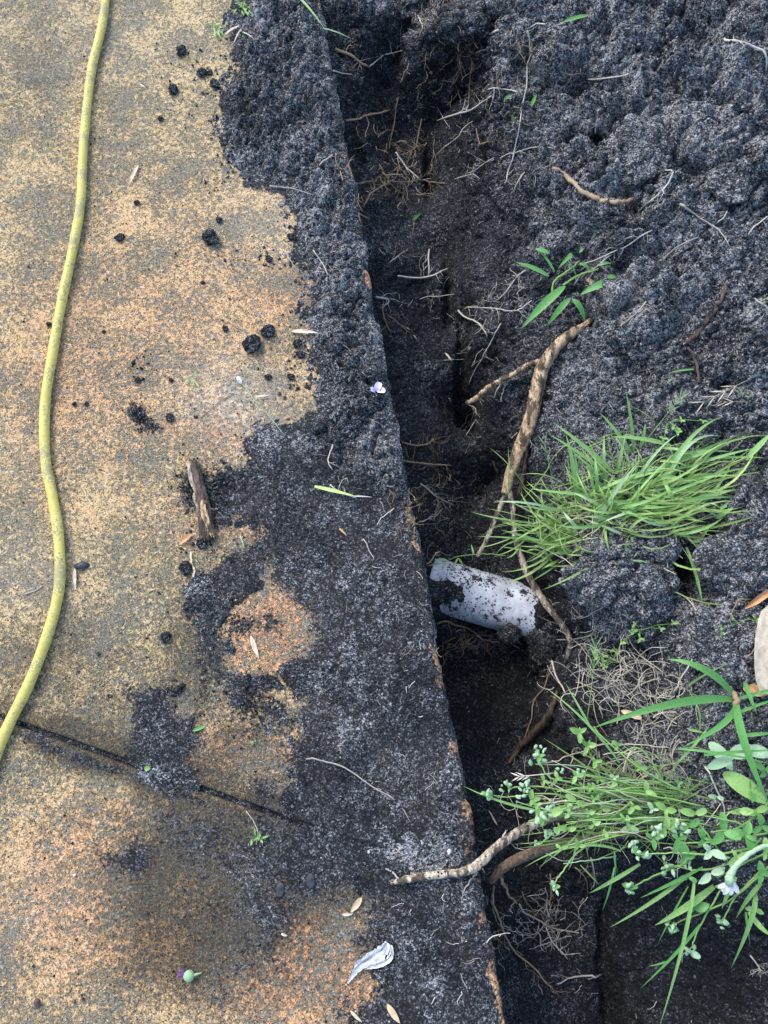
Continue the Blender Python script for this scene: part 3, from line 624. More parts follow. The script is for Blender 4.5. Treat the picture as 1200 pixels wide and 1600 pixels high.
# ------------------------------------------------------------------ countable clods and stones on the path
def lump(name, px, py, r, mat, label, cat, group=None, sq=(1, 1, .75), rot=0, rough=.42, sub=4):
    import bmesh
    bm = bmesh.new(); bmesh.ops.create_icosphere(bm, subdivisions=sub, radius=1)
    v = np.array([list(q.co) for q in bm.verts]); off = rng.uniform(0, 50, 3)
    k = 1 + rough * fbm(v + off, .9, 3, 301) + rough * .55 * (crumbs(v + off, .42, 305) - .3) * 1.4
    v = v * k[:, None] * np.array(sq) * r
    c, s = math.cos(rot), math.sin(rot); v = v @ np.array([[c, s, 0], [-s, c, 0], [0, 0, 1]])
    for q, w_ in zip(bm.verts, v): q.co = w_
    me = bpy.data.meshes.new(name); bm.to_mesh(me); bm.free(); me.materials.append(mat)
    me.polygons.foreach_set('use_smooth', [True] * len(me.polygons))
    o = link(bpy.data.objects.new(name, me)); q = on(px, py); o.location = (q.x, q.y, q.z + r * sq[2] * .62)
    return tag(o, label, cat, group)
G1 = 'soil clods lying on the path'
for px_, py_, r_, lab in [(284,82,9,'small black soil clod near top of path beside the spill'),(328,115,5,'tiny black clod near the top, just right of the oval clod'),(316,116,8,'rough clod among crumbs left of the upper spill'),(271,143,9,'dark rounded clod left of the upper spill cluster'),(336,133,8,'crumbly clod touching the cluster near the spill edge'),
    (252,187,4.5,'tiny clod alone on the tan concrete below the upper cluster'),(214,318,4,'tiny black clod alone below the pale dry leaf sliver'),(189,373,7,'small round black clod halfway between hose and flat clod'),(330,374,12,'flattened round dark clod alone in middle of the upper path'),
    (394,540,16,'largest crumbly black clod, lower of the neighbouring pair'),(419,520,12,'crumbly black clod, upper of the neighbouring pair'),(352,514,6,'small clod just left of the neighbouring pair'),(77,508,5,'small black clod half hidden behind the yellow hose'),
    (162,519,3,'tiny speck of soil right of the hose'),(420,590,6,'small clod below the neighbouring pair of clods'),(456,372,6,'small clod near the spill edge opposite the flat clod'),(420,406,5,'small clod above the spill bend'),(117,632,4,'tiny clod right of the hose, lower of two'),(136,632,4,'tiny clod right of the hose, right one of two'),(266,654,7,'small brown clod beside the crumb heap'),
    (216,595,5,'small clod above the crumb heap'),(268,595,4,'tiny clod right and above the crumb heap'),(343,345,5,'small clod by the pale scraped patch'),(465,538,8,'crumbly clod by the spill edge under the straw sliver'),(470,555,8,'crumbly clod by the spill edge, lowest there'),(455,590,6,'small clod close to the spill edge beside pale patch'),
    (315,850,9,'dark clod just below the rotten wood'),(292,888,10,'flat dark clod left of the twisted straw'),(260,996,8,'dark clod left of the orange island')]:
    lump('soil_clod', px_, py_, r_ * .00098 * (1.25 if py_ < 500 else 1.0), MCRUMB, lab, 'soil clod', G1, (1, rng.uniform(.75, 1), .7), rng.uniform(0, 3))
for px_, py_, r_, lab in [(438,1390,8,'smooth black spot of soil on the damp lower slab, left one'),(486,1376,8,'smooth black spot of soil on the damp lower slab, right one')]:
    lump('soil_clod', px_, py_, r_ * .00095, MSTONE, lab, 'soil clod', 'soft black clods on the lower slab', (.8, 1.3, .3), 0, .2)
lump('dark_stone', 129, 884, .010, MSTONE, 'flat black angular stone chip right of the yellow hose', 'stone', None, (1.05, .62, .4), .1, .3)
lump('soil_flake', 278, 1078, .012, MCRUMB, 'long black flake of soil above the grey sandy patch', 'soil flake', None, (1.1, .4, .4), .7, .35)
lump('soil_flake', 428, 1066, .015, MCRUMB, 'long black flake of soil on the orange bare island', 'soil flake', None, (1.1, .42, .4), -.5, .35)
lump('soil_flake', 385, 1066, .010, MCRUMB, 'short upright flake of soil on the orange bare island', 'soil flake', None, (.45, 1.2, .4), -.3, .35)
lump('white_chip', 576, 1331 , .0018, MWHITE, 'tiny white chip on the spilled soil above the grey root', 'chip', None, (1, 1.2, .6), 0, .3)
lump('white_chip', 702, 1330 , .0028, MWHITE, 'tiny white chip near the path edge above the root end', 'chip', None, (1, 1.2, .6), 0, .3)
# clods of the bank that stand proud
for px_, py_, r_, sq, lab in [(930,905,.045,(1.1,.85,.6),'broad crumbly clod left under the middle grass tuft'),(1010,915,.05,(1.1,.9,.6),'big crumbly clod right under the middle grass tuft'),(1040,850,.034,(1.2,.7,.6),'clod rising behind the hole under the grass'),(1120,1010,.05,(1.1,.7,.5),'low crumbly clod above the lower weeds'),
    (1000,235,.055,(1.1,.9,.35),'wide smooth topped clod on the upper bank'),(1085,320,.022,(1,1,.6),'pale rounded clod beside the white root tip'),(1140,290,.03,(1,1,.5),'rounded pale clod on the upper right bank'),(1150,880,.05,(1,.9,.4),'wide clod at the right edge beside the curled leaf'),
    (720,30,.05,(1.1,.8,.7),'overhanging clod at the top above the black hole'),(640,15,.04,(1,.8,.7),'clod at the head of the trench next to the path')]:
    o = lump('bank_clod', px_, py_, r_, MSOIL, lab, 'soil clod', 'large clods on the bank', sq, rng.uniform(0, 3), .45, 5)
    a = o.data.attributes.new('dry', 'FLOAT', 'POINT'); a.data.foreach_set('value', np.full(len(o.data.vertices), .45 if px_ < 760 else .72, np.float32))
    o.location.z -= r_ * sq[2] * .75
# ------------------------------------------------------------------ the hose
hp = [(178,-260),(172,-90),(165,0),(158,48),(143,112),(134,190),(129,255),(126,320),(113,395),(97,470),(83,550),(71,630),(71,715),(83,780),(92,840),(93,915),(77,985),(47,1065),(19,1122),(-2,1170),(-30,1250),(-80,1400),(-110,1700)]
HR = .0083
pts = cr([P(a, b, HR) + Vector((0, 0, .0)) for a, b in hp], 14)
for i, q in enumerate(pts): q.z = HR + .0008
mb = MB(); mb.tube(pts, [HR * (1 + .03 * math.sin(i * .37)) for i in range(len(pts))], 20)
tag(mb.build('garden_hose', MHOSE), 'long dirty yellow hose lying across the left of the path', 'hose')
# ------------------------------------------------------------------ the buried pipe
pipe = empty('drain_pipe', P(750, 940, -.24), 'white plastic pipe crossing the trench, smeared with soil', 'pipe')
pa, pb = P(669, 910, -.264), P(880, 972, -.264); ax = (pb - pa).normalized()
mb = MB(); n = 28; prr = .051
pp = [pa + (pb - pa) * (i / n) for i in range(n + 1)]
mb.tube(pp, prr, 48, 0); mb.build('pipe_wall', MPIPE, pipe)
# soil banked over both ends of the pipe and stuck to it
def heap(name, c, rx, ry, rz, rot, label, sub=6, parent=None, lump_=.35):
    import bmesh
    bm = bmesh.new(); bmesh.ops.create_icosphere(bm, subdivisions=sub, radius=1)
    v = np.array([list(q.co) for q in bm.verts]); w_ = v * np.array([rx, ry, rz]); off = np.array(list(c))
    k = lump_ * .02 * fbm(w_ + off, .04, 3, 401) + .012 * (crumbs(w_ + off, .03, 405) - .3) + .005 * (crumbs(w_ + off, .012, 409) - .3) + .003 * (crumbs(w_ + off, .006, 411) - .3)
    nn = v / np.array([rx, ry, rz]); nn /= np.linalg.norm(nn, axis=1)[:, None]; w_ = w_ + nn * k[:, None]
    co_, si = math.cos(rot), math.sin(rot); w_ = w_ @ np.array([[co_, si, 0], [-si, co_, 0], [0, 0, 1]])
    for q, t in zip(bm.verts, w_): q.co = t
    me = bpy.data.meshes.new(name); bm.to_mesh(me); bm.free(); me.materials.append(MSOIL)
    a = me.attributes.new('dry', 'FLOAT', 'POINT'); a.data.foreach_set('value', np.full(len(me.vertices), .35, np.float32))
    me.polygons.foreach_set('use_smooth', [True] * len(me.polygons)); o = link(bpy.data.objects.new(name, me)); o.location = c
    return tag(o, label, 'soil heap')
heap('soil_heap', P(862, 982, -.272), .05, .085, .085, -.2, 'dark soil heaped over the right end of the white pipe')
heap('soil_heap', P(662, 935, -.26), .045, .035, .062, .3, 'dark soil heaped on the left of the white pipe beside the path')
heap('soil_heap', P(700, 922, -.224), .032, .012, .010, -.5, 'flat smear of soil across the upper left of the pipe', 5)
heap('soil_heap', P(798, 990, -.225), .018, .014, .012, .5, 'small lump of soil on the lower right of the pipe', 4)
C = []; Rr = []
for _ in range(1700):
    t = rng.uniform(.1, .95); th = rng.normal(.0, .9)
    # angle about the pipe axis measured from straight up
    side = Vector((-ax.y, ax.x, 0)); q = pa + (pb - pa) * t + (Vector((0, 0, 1)) * math.cos(th) + side * math.sin(th)) * prr
    pr_ = .12 + .6 * math.exp(-((t - .2) / .12) ** 2) + .6 * math.exp(-((t - .85) / .12) ** 2) + .2 * (th > .3)
    if rng.random() < pr_: C.append(tuple(q)); Rr.append(float(rng.uniform(.0008, .0026)))
scatter('pipe_crumbs', np.array(C), np.array(Rr), MCRUMB, 'crumbs of soil stuck to the white pipe', 'soil crumbs')
# ------------------------------------------------------------------ roots
def rootpath(px, lift=.004, n=6, jit=.0012):
    """px: (x, y) on the surface, or (x, y, z) at a height"""
    pts = [P(*q) if len(q) == 3 else on(q[0], q[1], lift) for q in px]
    out = cr(pts, n)
    for i in range(1, len(out) - 1): out[i] = out[i] + Vector([random.gauss(0, jit) for _ in range(3)])
    return out
def rlist(l, n): return [r * .001 for r in lerp_list(l, n)]
big = empty('tree_root', on(830, 640), 'thick tan root hanging over the trench wall, forking above the white pipe', 'root')
q = rootpath([(928,497,-.015),(912,510,-.012),(893,521,-.012),(868,543,-.018),(848,575,-.03),(838,612,-.045),(829,655,-.06),(813,700,-.08),(798,740,-.10),(790,772,-.115)], n=8, jit=.0003)
MB().tube(q, rlist([4.5, 6.5, 8.5, 10, 11, 11.5, 12, 11, 9, 7.5], len(q)), 14, .07).build('root_stem', MROOT, big)
q = rootpath([(792,765,-.112),(779,798,-.13),(766,832,-.15),(746,870,-.175)], n=8, jit=.0006)
MB().tube(q, rlist([5, 5, 4.5, 4.2], len(q)), 10, .09).build('root_branch', MROOTG, big)
q = rootpath([(795,764,-.112),(802,800,-.12),(806,845,-.13),(825,898,-.14),(850,940,-.14),(878,976,-.13),(891,1005,-.14),(884,1035,-.17)], n=8, jit=.0003)
MB().tube(q, rlist([5.5, 5, 5.5, 6, 6.5, 6.5, 6, 3], len(q)), 10, .09).build('root_branch', MROOTG, big)
q = rootpath([(842,563,-.03),(822,572,-.045),(795,588,-.065),(765,604,-.09),(742,624,-.115),(730,629,-.13)], n=7, jit=.0008)
MB().tube(q, rlist([5, 4, 4, 4.6, 5.5, 3], len(q)), 10, .09).build('root_branch', MROOT, big)
q = rootpath([(822,690,-.075),(820,730,-.095),(812,765,-.12),(800,795,-.15)], n=6)
MB().tube(q, rlist([4, 4, 3.5, 2], len(q)), 8, .1).build('root_branch', MROOTD, big)
for a in ([(800,588,-.07),(780,603,-.08),(772,622,-.1)], [(790,592,-.075),(786,612,-.09),(782,628,-.1)]):
    q = rootpath(a, n=5, jit=.001); MB().tube(q, rlist([1.3, .8], len(q)), 5).build('rootlet', MFPALE, big)
cling_later = []
def crp(pts, n):                                      # spline in the plane of pixels
    return [(v.x, v.y) for v in cr([(p[0], p[1], 0) for p in pts], n)]
def cling(parent, n=150, r=(.0006, .0018)):          # soil still stuck to a root
    C = []; Rr = []
    for ch in [c for c in parent.children if c.type == 'MESH']:
        vs_ = ch.data.vertices; off = parent.location
        for _ in range(int(n * len(vs_) / 900) + 4):
            v = vs_[random.randrange(len(vs_))]; C.append(tuple(v.co)); Rr.append(random.uniform(*r))
    v, f = ico(); m = len(C); A = v[None] * np.array(Rr)[:, None, None] * rng.uniform(.6, 1.2, (m, 12, 1)) + np.array(C)[:, None]
    o = mesh_np('clinging_soil', A.reshape(-1, 3), (f[None] + 12 * np.arange(m)[:, None, None]).reshape(-1, 3), MCRUMB, parent, smooth=False); o['kind'] = 'stuff'
def fil(px, w0, w1, mat, name='fine_root', label=None, group=None, br=0, brl=22, lift=.004, jit=.0013, kind='root', sides=5):
    """one thin root following the surface, with its side branches"""
    L0 = sum(math.hypot(px[i+1][0]-px[i][0], px[i+1][1]-px[i][1]) for i in range(len(px)-1))
    n = max(3, int(L0 / (len(px) - 1) / 6)); c = crp(px, n); a_, w_ = random.uniform(0, 6), min(2.2, L0 / 22)
    c = [(x + w_ * math.sin(i * .9 + a_) * .6 + random.gauss(0, .7), y + w_ * math.cos(i * .7 + a_) * .6 + random.gauss(0, .7)) for i, (x, y) in enumerate(c)]
    def lay(c, l0, l1):
        out = []; m = len(c)
        for i, (x, y) in enumerate(c): out.append(on(x, y, l0 + (l1 - l0) * i / max(1, m - 1)))
        for _ in range(2):                            # a root bridges small gaps instead of dropping into them
            o2 = [q.copy() for q in out]
            for i in range(1, m - 1):
                s_ = (out[i-1] + out[i+1]) * .5
                if s_.z > out[i].z: o2[i] = s_
            out = o2
        return out
    q = lay(c, lift, lift * .6); mb = MB(); wd = rlist([w0, (w0 + w1) / 2, w1], len(q)); mb.tube(q, wd, sides, .12)
    def grow(x, y, ang, L, w, dep):
        k = max(3, int(L / 4)); pp = [(x, y)]; cu = random.gauss(0, .12)
        for j in range(k):
            ang += random.gauss(0, .32) + cu; x += math.cos(ang) * L / k; y += math.sin(ang) * L / k; pp.append((x, y))
            if dep and random.random() < .35: grow(x, y, ang + random.choice((-1, 1)) * random.uniform(.5, 1.1), L * random.uniform(.25, .6), w * .7, dep - 1)
        l = random.uniform(.5, 1.6) * lift
        mb.tube(lay(pp, lift, l), rlist([w, .25], len(pp)), 4, .1)
    for _ in range(br):
        i = random.randrange(1, len(c) - 1); t = math.atan2(c[i+1][1] - c[i-1][1], c[i+1][0] - c[i-1][0])
        grow(c[i][0], c[i][1], t + random.choice((-1, 1)) * random.uniform(.4, 1.2), random.uniform(.35, 1.3) * brl, max(.4, w1 * .55), 1)
    return tag(mb.build(name, mat), label, kind, group)
rt = empty('surface_root', on(740, 1355), 'grey barked root reaching out of the trench and lying across the path edge', 'root')
e1 = rootpath([(610,1379,.008),(640,1373,.010),(680,1367,.010),(720,1363,.012),(745,1352,.014),(772,1327,.006),(805,1303,-.01),(840,1286,-.03),(885,1272,-.06),(930,1265,-.09)], n=8, jit=.0003)
MB().tube(e1, rlist([3.2, 5.2, 5.6, 5.8, 7.5, 7.2, 6.6, 6.5, 5, 4], len(e1)), 14, .09).build('root_stem', MROOTG, rt)
for a in ([(745,1362,.01),(733,1378,.004),(722,1397,.004)], [(625,1375,.008),(612,1362,.006),(602,1357,.004)], [(780,1318,.0),(790,1300,-.002),(793,1297,-.002)]):
    q = rootpath(a, n=5, jit=.0006); MB().tube(q, rlist([1.6, 1.3, .7], len(q)), 5).build('rootlet', MFPALE, rt)
r3 = empty('dark_root', P(850, 1330, -.1), 'stout brown root crossing the trench below the grey root', 'root')
q = rootpath([(765,1378,-.10),(790,1353,-.09),(820,1337,-.08),(850,1327,-.075),(890,1316,-.07),(930,1309,-.07),(985,1300,-.08),(1030,1292,-.09)], n=7, jit=.0004)
MB().tube(q, rlist([6, 8, 8.5, 8, 7.5, 8, 7, 6], len(q)), 12, .1).build('root_stem', m_bark('brown_root_bark', (.06, .04, .03), (.17, .115, .075), (.32, .24, .17), .4), r3)
for a, w0 in (([(782,1370,-.1),(790,1390,-.12),(808,1412,-.15)], 3), ([(772,1385,-.12),(768,1405,-.15),(772,1430,-.18),(785,1455,-.2)], 2)):
    q = rootpath(a, n=5); MB().tube(q, rlist([w0, w0 * .5], len(q)), 6).build('rootlet', MFBROWN, r3)
tag(MB().tube(q := rootpath([(795,1195),(812,1165),(838,1143),(862,1112),(872,1080)], .006), rlist([3, 7, 7, 6, 3], len(q)), 10, .12).build('dark_root', MROOTD), 'dark brown root half buried in trench wall beside the weeds', 'root')
tag(MB().tube(q := rootpath([(864,263),(885,278),(907,297),(932,312),(960,318),(988,313)], .004), rlist([2.5, 3.8, 3.5, 4, 3.5, 3], len(q)), 8, .15).build('dark_root', MFBROWN), 'short brown root lying on upper bank above broad leaved sprout', 'root')
tag(MB().tube(q := rootpath([(1135,440),(1125,468),(1108,497),(1088,522),(1073,535)], .003), rlist([3, 4, 4.5, 4.5, 3], len(q)), 8, .15).build('dark_root', MROOTD), 'dark root half sunk in bank right of the broad leaved sprout', 'root')
tag(MB().tube(q := rootpath([(1073,545),(1086,562),(1090,600)], .003), rlist([3, 3.5, 2], len(q)), 8, .15).build('dark_root', MFDARK), 'short soil covered root below the dark sunk root', 'root')
GP, GB = 'pale thin roots on the bank', 'brown thin roots in the trench'
PALER = [([(822,50),(828,78),(824,120),(813,175),(806,228),(796,262),(788,288)],2.0,1.2,4,'long white root running straight down the upper trench wall'),
 ([(850,42),(838,38),(822,45)],1.4,.8,1,'hooked pale root above the long white root'),
 ([(683,190),(712,182),(737,173),(752,160),(768,152)],1.8,1.4,8,'feathery pale root reaching left over the upper trench'),
 ([(763,142),(790,139),(808,143)],1.6,1.4,5,'short pale root behind the feathery one'),
 ([(680,246),(697,232),(712,217),(722,203),(738,190)],1.5,1.1,2,'pale root hanging down left from the feathery one'),
 ([(782,248),(802,238),(832,232),(868,234)],1.3,1.0,3,'pale root crossing the long white root near its middle'),
 ([(736,63),(752,60),(765,55),(780,49)],2.4,2.8,3,'thick pale root stub at the top beside the black hole'),
 ([(742,84),(758,80),(770,80)],1.2,1,1,'small pale root stub under the thick stub'),
 ([(920,128),(945,124),(968,120),(985,117)],1.5,1.2,1,'pale straight root on the bank near the top'),
 ([(1130,62),(1135,68),(1155,66),(1180,78),(1196,86),(1194,110)],2.2,1.5,4,'branching white root at the upper right corner'),
 ([(1030,270),(1050,262),(1045,290),(1028,305),(1012,318)],1.5,1.0,3,'curved pale root around a small hollow on bank'),
 ([(1064,322),(1075,328),(1090,340),(1105,350),(1128,365),(1138,385)],2.4,.9,4,'root with blunt white tip beside the pale clod'),
 ([(1018,362),(990,376),(965,392),(940,404),(915,412)],1.7,1.2,9,'long forked pale root above the broad leaved sprout'),
 ([(955,400),(930,418),(910,432),(895,445)],1.4,.9,5,'pale root forking into the broad leaved sprout'),
 ([(1090,372),(1068,380),(1050,393),(1034,412)],1.3,.9,2,'pale root right of the long forked one'),
 ([(1135,325),(1128,342),(1120,352)],1.1,.8,1,'short pale root right of the blunt tipped one'),
 ([(820,425),(805,440),(790,455),(775,473)],1.3,.9,6,'thin forked root left below the broad leaved sprout'),
 ([(725,485),(750,482),(780,484),(800,490),(830,470)],1.0,.8,10,'web of thin roots on the trench wall'),
 ([(780,505),(772,530),(752,560),(740,585),(733,600)],1.0,.8,3,'thread of root running down to the branch tip'),
 ([(716,487),(728,497),(745,505),(755,515),(762,528)],2.4,1.2,2,'thick short root with whitish tip on the wall'),
 ([(1010,470),(1000,485),(985,500),(965,515)],1.4,.8,12,'fan of fine roots on the bank under the sprout'),
 ([(1097,980),(1090,1010),(1070,1050),(1050,1085)],1.5,1.2,0,'long white stem root falling towards the lower weeds'),
 ([(1098,980),(1085,950),(1070,935),(1045,920),(1020,922)],1.4,1.1,4,'arched pale root over the bank hollow'),
 ([(970,1057),(985,1045),(1000,1020),(1040,1010)],1.2,.9,2,'pale root on the soil above weeds'),
 ([(905,968),(930,955),(950,945)],1.1,.7,7,'frayed pale rootlets on the clod under the tuft'),
 ([(865,998),(890,1000),(915,995),(945,985)],1.2,.9,1,'long thin root across the dark hollow'),
 ([(1200,340),(1185,350),(1165,368)],1.2,.9,2,'thin root at the right edge of upper bank'),
 ([(1180,470),(1190,478),(1200,484)],1.2,.9,2,'tiny root at right edge below the dark root'),
 ([(850,1195),(895,1180),(945,1163),(1000,1164),(1045,1168)],1.3,1.1,0,'bent whitish stalk lying over the weeds'),
 ([(1062,1265),(1055,1290),(1060,1330),(1057,1375)],1.2,.9,2,'white thread hanging through the lower weeds'),
 ([(1100,1200),(1120,1235),(1130,1262),(1133,1275)],1.3,.8,2,'pale curved rootlet between weed leaves'),
 ([(940,1520),(915,1524),(893,1528),(868,1535)],1.8,1.2,3,'pale forked rootlet on the trench floor bottom'),
 ([(1172,1490),(1185,1510),(1190,1518)],1.5,.9,8,'frayed rootlets at the lower right corner'),
 ([(555,778),(530,770),(515,758)],1.3,.8,3,'pale rootlet beside the green blade strip'),
 ([(420,292),(455,297),(490,305)],1.3,.8,1,'pale straight root lying at the spill edge'),
 ([(522,697),(515,715),(512,722),(520,735)],1.2,.8,3,'crooked pale rootlet on the spilled soil above the blade strip'),
 ([(478,1186),(505,1188),(540,1200),(590,1235),(618,1248)],1.4,.9,0,'long pale curved root on the spilled soil near the joint'),
 ([(445,395),(455,408),(460,420)],1.1,.7,4,'thin rootlets at the spill edge'),([(490,395),(505,412),(512,430)],1.0,.7,4,'fine rootlets in the spill near the path edge'),
 ([(500,258),(520,243)],1.2,.9,0,'short straw root on the upper spill'),([(520,115),(548,117)],1.4,1.0,0,'short pale root stub over the path edge'),
 ([(617,795),(600,808),(590,820)],1.1,.8,0,'short thread on the spill near the wall'),([(568,845),(578,862),(584,876)],1.0,.7,0,'short thread on the spill lower down'),
 ([(1000,1048),(1010,1030),(1040,1015)],1.0,.8,2,'small rootlet above the dry mat')]
for a, w0, w1, b, lab in PALER: fil(a, w0, w1, MFPALE, label=lab, group=GP, br=b, lift=.005, jit=.0011, name='pale_root')
BROWNR = [([(524,78),(545,88),(562,100),(575,106)],2.6,2,5,'thick brown root from the path edge into the top hollow'),([(575,106),(595,92),(612,85),(628,78)],1.8,1.4,6,'dark feathery root over the top hollow'),
 ([(540,190),(562,188),(585,180),(608,173)],2.2,1.5,5,'brown root from the path edge above the tangle'),([(621,155),(618,180),(612,210),(608,235)],1.8,1.2,4,'dark root hanging into the upper tangle'),
 ([(565,325),(580,305),(600,290),(615,282)],2.2,1.5,10,'root rising from the path edge in the upper tangle'),([(605,288),(640,285),(665,284),(698,287)],1.8,1.2,6,'long straight root across the trench under the tangle'),
 ([(618,240),(628,255),(640,270),(655,280)],1.8,1.4,6,'kinked root in the middle of the upper tangle'),([(660,190),(655,215),(645,235),(630,245)],1.7,1.3,8,'mossy dark root at the right of the upper tangle'),
 ([(605,285),(620,298),(635,307)],1.5,1.0,2,'short pale end of the upper tangle'),([(560,290),(575,285),(590,285)],1.5,1.2,6,'brown root beside the path edge in the tangle'),
 ([(590,215),(605,205),(625,210)],1.2,.8,4,'thin root below the brown edge root'),([(575,345),(560,335),(563,350)],1.3,.9,3,'rootlets curling at the path edge'),
 ([(620,433),(650,436),(680,430),(700,420)],1.6,1.2,4,'root lying across the trench floor at the first ledge'),([(608,412),(620,402),(632,395)],1.3,.8,5,'rootlets by the path edge above the ledge'),
 ([(670,392),(669,410),(670,428)],1.5,1.1,3,'upright root on the trench floor'),([(655,470),(680,463),(712,460)],1.3,.9,3,'thin root across the crevice'),
 ([(586,467),(612,470),(600,478)],1.8,1.0,6,'looped pale root at the path corner'),([(597,478),(600,500),(610,520)],1.4,.9,4,'root thread along the path edge'),
 ([(605,495),(625,510),(640,520)],1.0,.8,3,'thin roots on floor near the edge'),([(695,565),(725,562)],1.1,.8,0,'short thread across the floor'),
 ([(640,790),(655,780),(680,758),(705,765)],1.0,.7,9,'web of pale rootlets beside the path edge'),([(630,692),(650,698),(672,695),(676,685)],1.4,.9,9,'branched root beside the path below the petal'),
 ([(635,722),(660,725),(680,728),(704,726)],1.9,1.4,4,'reddish straight root out from the path edge'),([(655,755),(672,770),(690,782),(708,788)],1.2,.8,12,'netlike rootlets above the white pipe'),
 ([(655,818),(675,808),(690,795)],1.3,.8,4,'pale rootlet above the pipe near the edge'),([(730,632),(745,640),(742,655),(728,680)],1.3,.8,8,'dark rootlets under the branch tip'),
 ([(668,905),(700,910),(725,922),(735,928)],2.6,2.0,3,'brown root lying over the left of the pipe'),([(738,925),(755,918),(775,912),(792,905)],2.4,1.8,3,'brown root lying over the top of the pipe'),
 ([(728,893),(745,900),(748,915)],2.4,1.5,2,'short bent root on top of the pipe'),([(795,915),(793,930),(792,938)],2.6,1.6,0,'thick short root stub on the pipe right part'),
 ([(680,975),(700,972),(725,980),(742,990),(765,993),(790,985),(812,960)],1.9,1.2,10,'long arched root hugging the lower side of the pipe'),([(742,992),(755,1000),(785,1003),(812,1013)],1.5,1.0,9,'frayed root fringe under the pipe'),
 ([(757,1000),(757,1012),(756,1025)],1.3,.8,2,'short root hanging under the pipe'),([(688,1027),(702,1015),(720,1012)],1.4,.8,5,'branched rootlet below the pipe beside the path'),
 ([(838,998),(850,1018),(862,1035),(870,1062),(884,1082)],2.8,1.4,4,'brown root running down the wall right of the dark floor'),([(862,1045),(850,1075),(832,1100),(828,1135),(815,1160)],1.3,.9,4,'thin root down the wall above the dark brown root'),
 ([(1185,1000),(1165,1030)],.9,.7,0,'small thread near the pale leaf'),
 ([(768,1393),(772,1420),(785,1450),(795,1478),(820,1500),(845,1525),(862,1545)],2.2,1.3,8,'long pale brown root down the trench bottom, ending in a fork'),([(862,1548),(868,1552)],1.2,.8,0,'tiny root end on the trench floor'),
 ([(808,1412),(820,1428),(845,1438),(860,1450),(905,1456)],1.9,1.0,16,'branching root fan under the brown root'),([(862,1365),(860,1395),(855,1418),(845,1435),(862,1450)],1.6,1.1,14,'upright hairy root meeting the fan'),
 ([(850,1448),(862,1470),(885,1496)],1.7,1.1,8,'lower prong of the root fan'),([(815,1392),(822,1410),(835,1422)],1.3,.9,8,'root beside the fan top'),([(900,1355),(915,1370),(920,1400)],1.3,.8,5,'thin root hanging at the middle right'),
 ([(925,1340),(928,1370),(925,1385)],1.4,.9,4,'thicker thin root hanging beneath weeds'),([(770,1455),(785,1475)],1.2,.8,4,'rootlet at the lower path edge'),([(990,100),(1000,96)],.9,.7,1,'tiny root on the bank'),
 ([(648,15),(660,40),(655,60)],1.4,.8,8,'tangled rootlets at the head of the trench'),([(712,20),(705,40),(690,30)],1.2,.8,12,'frayed pale rootlets on the overhanging clod'),([(732,115),(735,140),(732,160)],1.2,.8,5,'dark rootlets hanging in the black hole'),
 ([(655,145),(650,165),(662,150)],1.2,.8,5,'dark rootlets at the back of the hollow'),([(700,165),(712,150),(718,142)],1.0,.8,1,'thin root on the back wall'),([(745,205),(750,225),(765,218)],1.1,.7,5,'curled rootlets on the wall left of the long white root'),
 ([(710,280),(735,275),(750,278)],1.1,.7,5,'small root on the wall at the end of the straight one'),([(820,272),(808,285),(804,300)],1.2,.8,3,'short forked root right of the white root end'),([(770,250),(752,262),(730,270)],.9,.7,4,'fine threads on the wall'),
 ([(1175,935),(1150,940),(1140,970)],.9,.7,2,'thin thread left of the curled leaf')]
for a, w0, w1, b, lab in BROWNR: fil(a, w0, w1, MFBROWN if (a[0][0] + a[0][1]) % 3 else MFPALE, label=lab, group=GB, br=b, lift=.005, jit=.0013, name='brown_root')
# hair roots everywhere on the soil
mb = MB()
for _ in range(520):
    if random.random() < .55: a, b = random.uniform(560, 860), random.uniform(0, 1560)
    else: a, b = random.uniform(400, 1200), random.uniform(0, 1600)
    if a < 500 + b * .1844 - 150: continue
    q = on(a, b, .0015); L = random.uniform(.006, .024); dv = Vector((random.gauss(0, 1), random.gauss(0, 1), random.gauss(0, .35))).normalized(); pp = [q]
    for k in range(5): dv = (dv + Vector([random.gauss(0, .35) for _ in range(3)])).normalized(); q = q + dv * L / 5; pp.append(q)
    mb.tube(pp, rlist([random.uniform(.4, .8), .3], 6), 3, close=False)
tag(mb.build('root_hairs', MFPALE), 'short hair roots sticking out of the soil', 'roots', kind='stuff')
for o_ in (big, rt, r3): cling(o_, 120)
# the tangles of many rootlets hanging from the cut soil
def tangle(n, cx, cy, rx, ry, lab, ang0=0, spread=3.14, L=28, w=.9, mat=None, lift=.012):
    mb = MB()
    for _ in range(n):
        x, y = cx + random.gauss(0, rx), cy + random.gauss(0, ry); ang = ang0 + random.uniform(-spread, spread); l = random.uniform(.5, 1.5) * L; pp = [on(x, y, random.uniform(.2, 1) * lift)]; k = 6
        z = pp[0].z
        for j in range(k):
            ang += random.gauss(0, .4); x += math.cos(ang) * l / k; y += math.sin(ang) * l / k; z += random.gauss(0, .0025); q = P(x, y, z); pp.append(q)
            if random.random() < .3: mb.tube([q, q + Vector([random.gauss(0, .004) for _ in range(3)]), q + Vector([random.gauss(0, .007) for _ in range(3)])], [.0005, .0004, .0003], 3)
        mb.tube(pp, rlist([random.uniform(.5, 1.2) * w, .35], len(pp)), 4, .1)
    tag(mb.build('rootlets', mat or MFBROWN), lab, 'rootlets', kind='stuff')
tangle(60, 610, 270, 38, 38, 'tangle of brown rootlets in the upper trench', L=34, w=1.2)
tangle(70, 740, 80, 50, 45, 'frayed rootlets hanging round the black hole at the top', 1.5, .9, 26, .8)
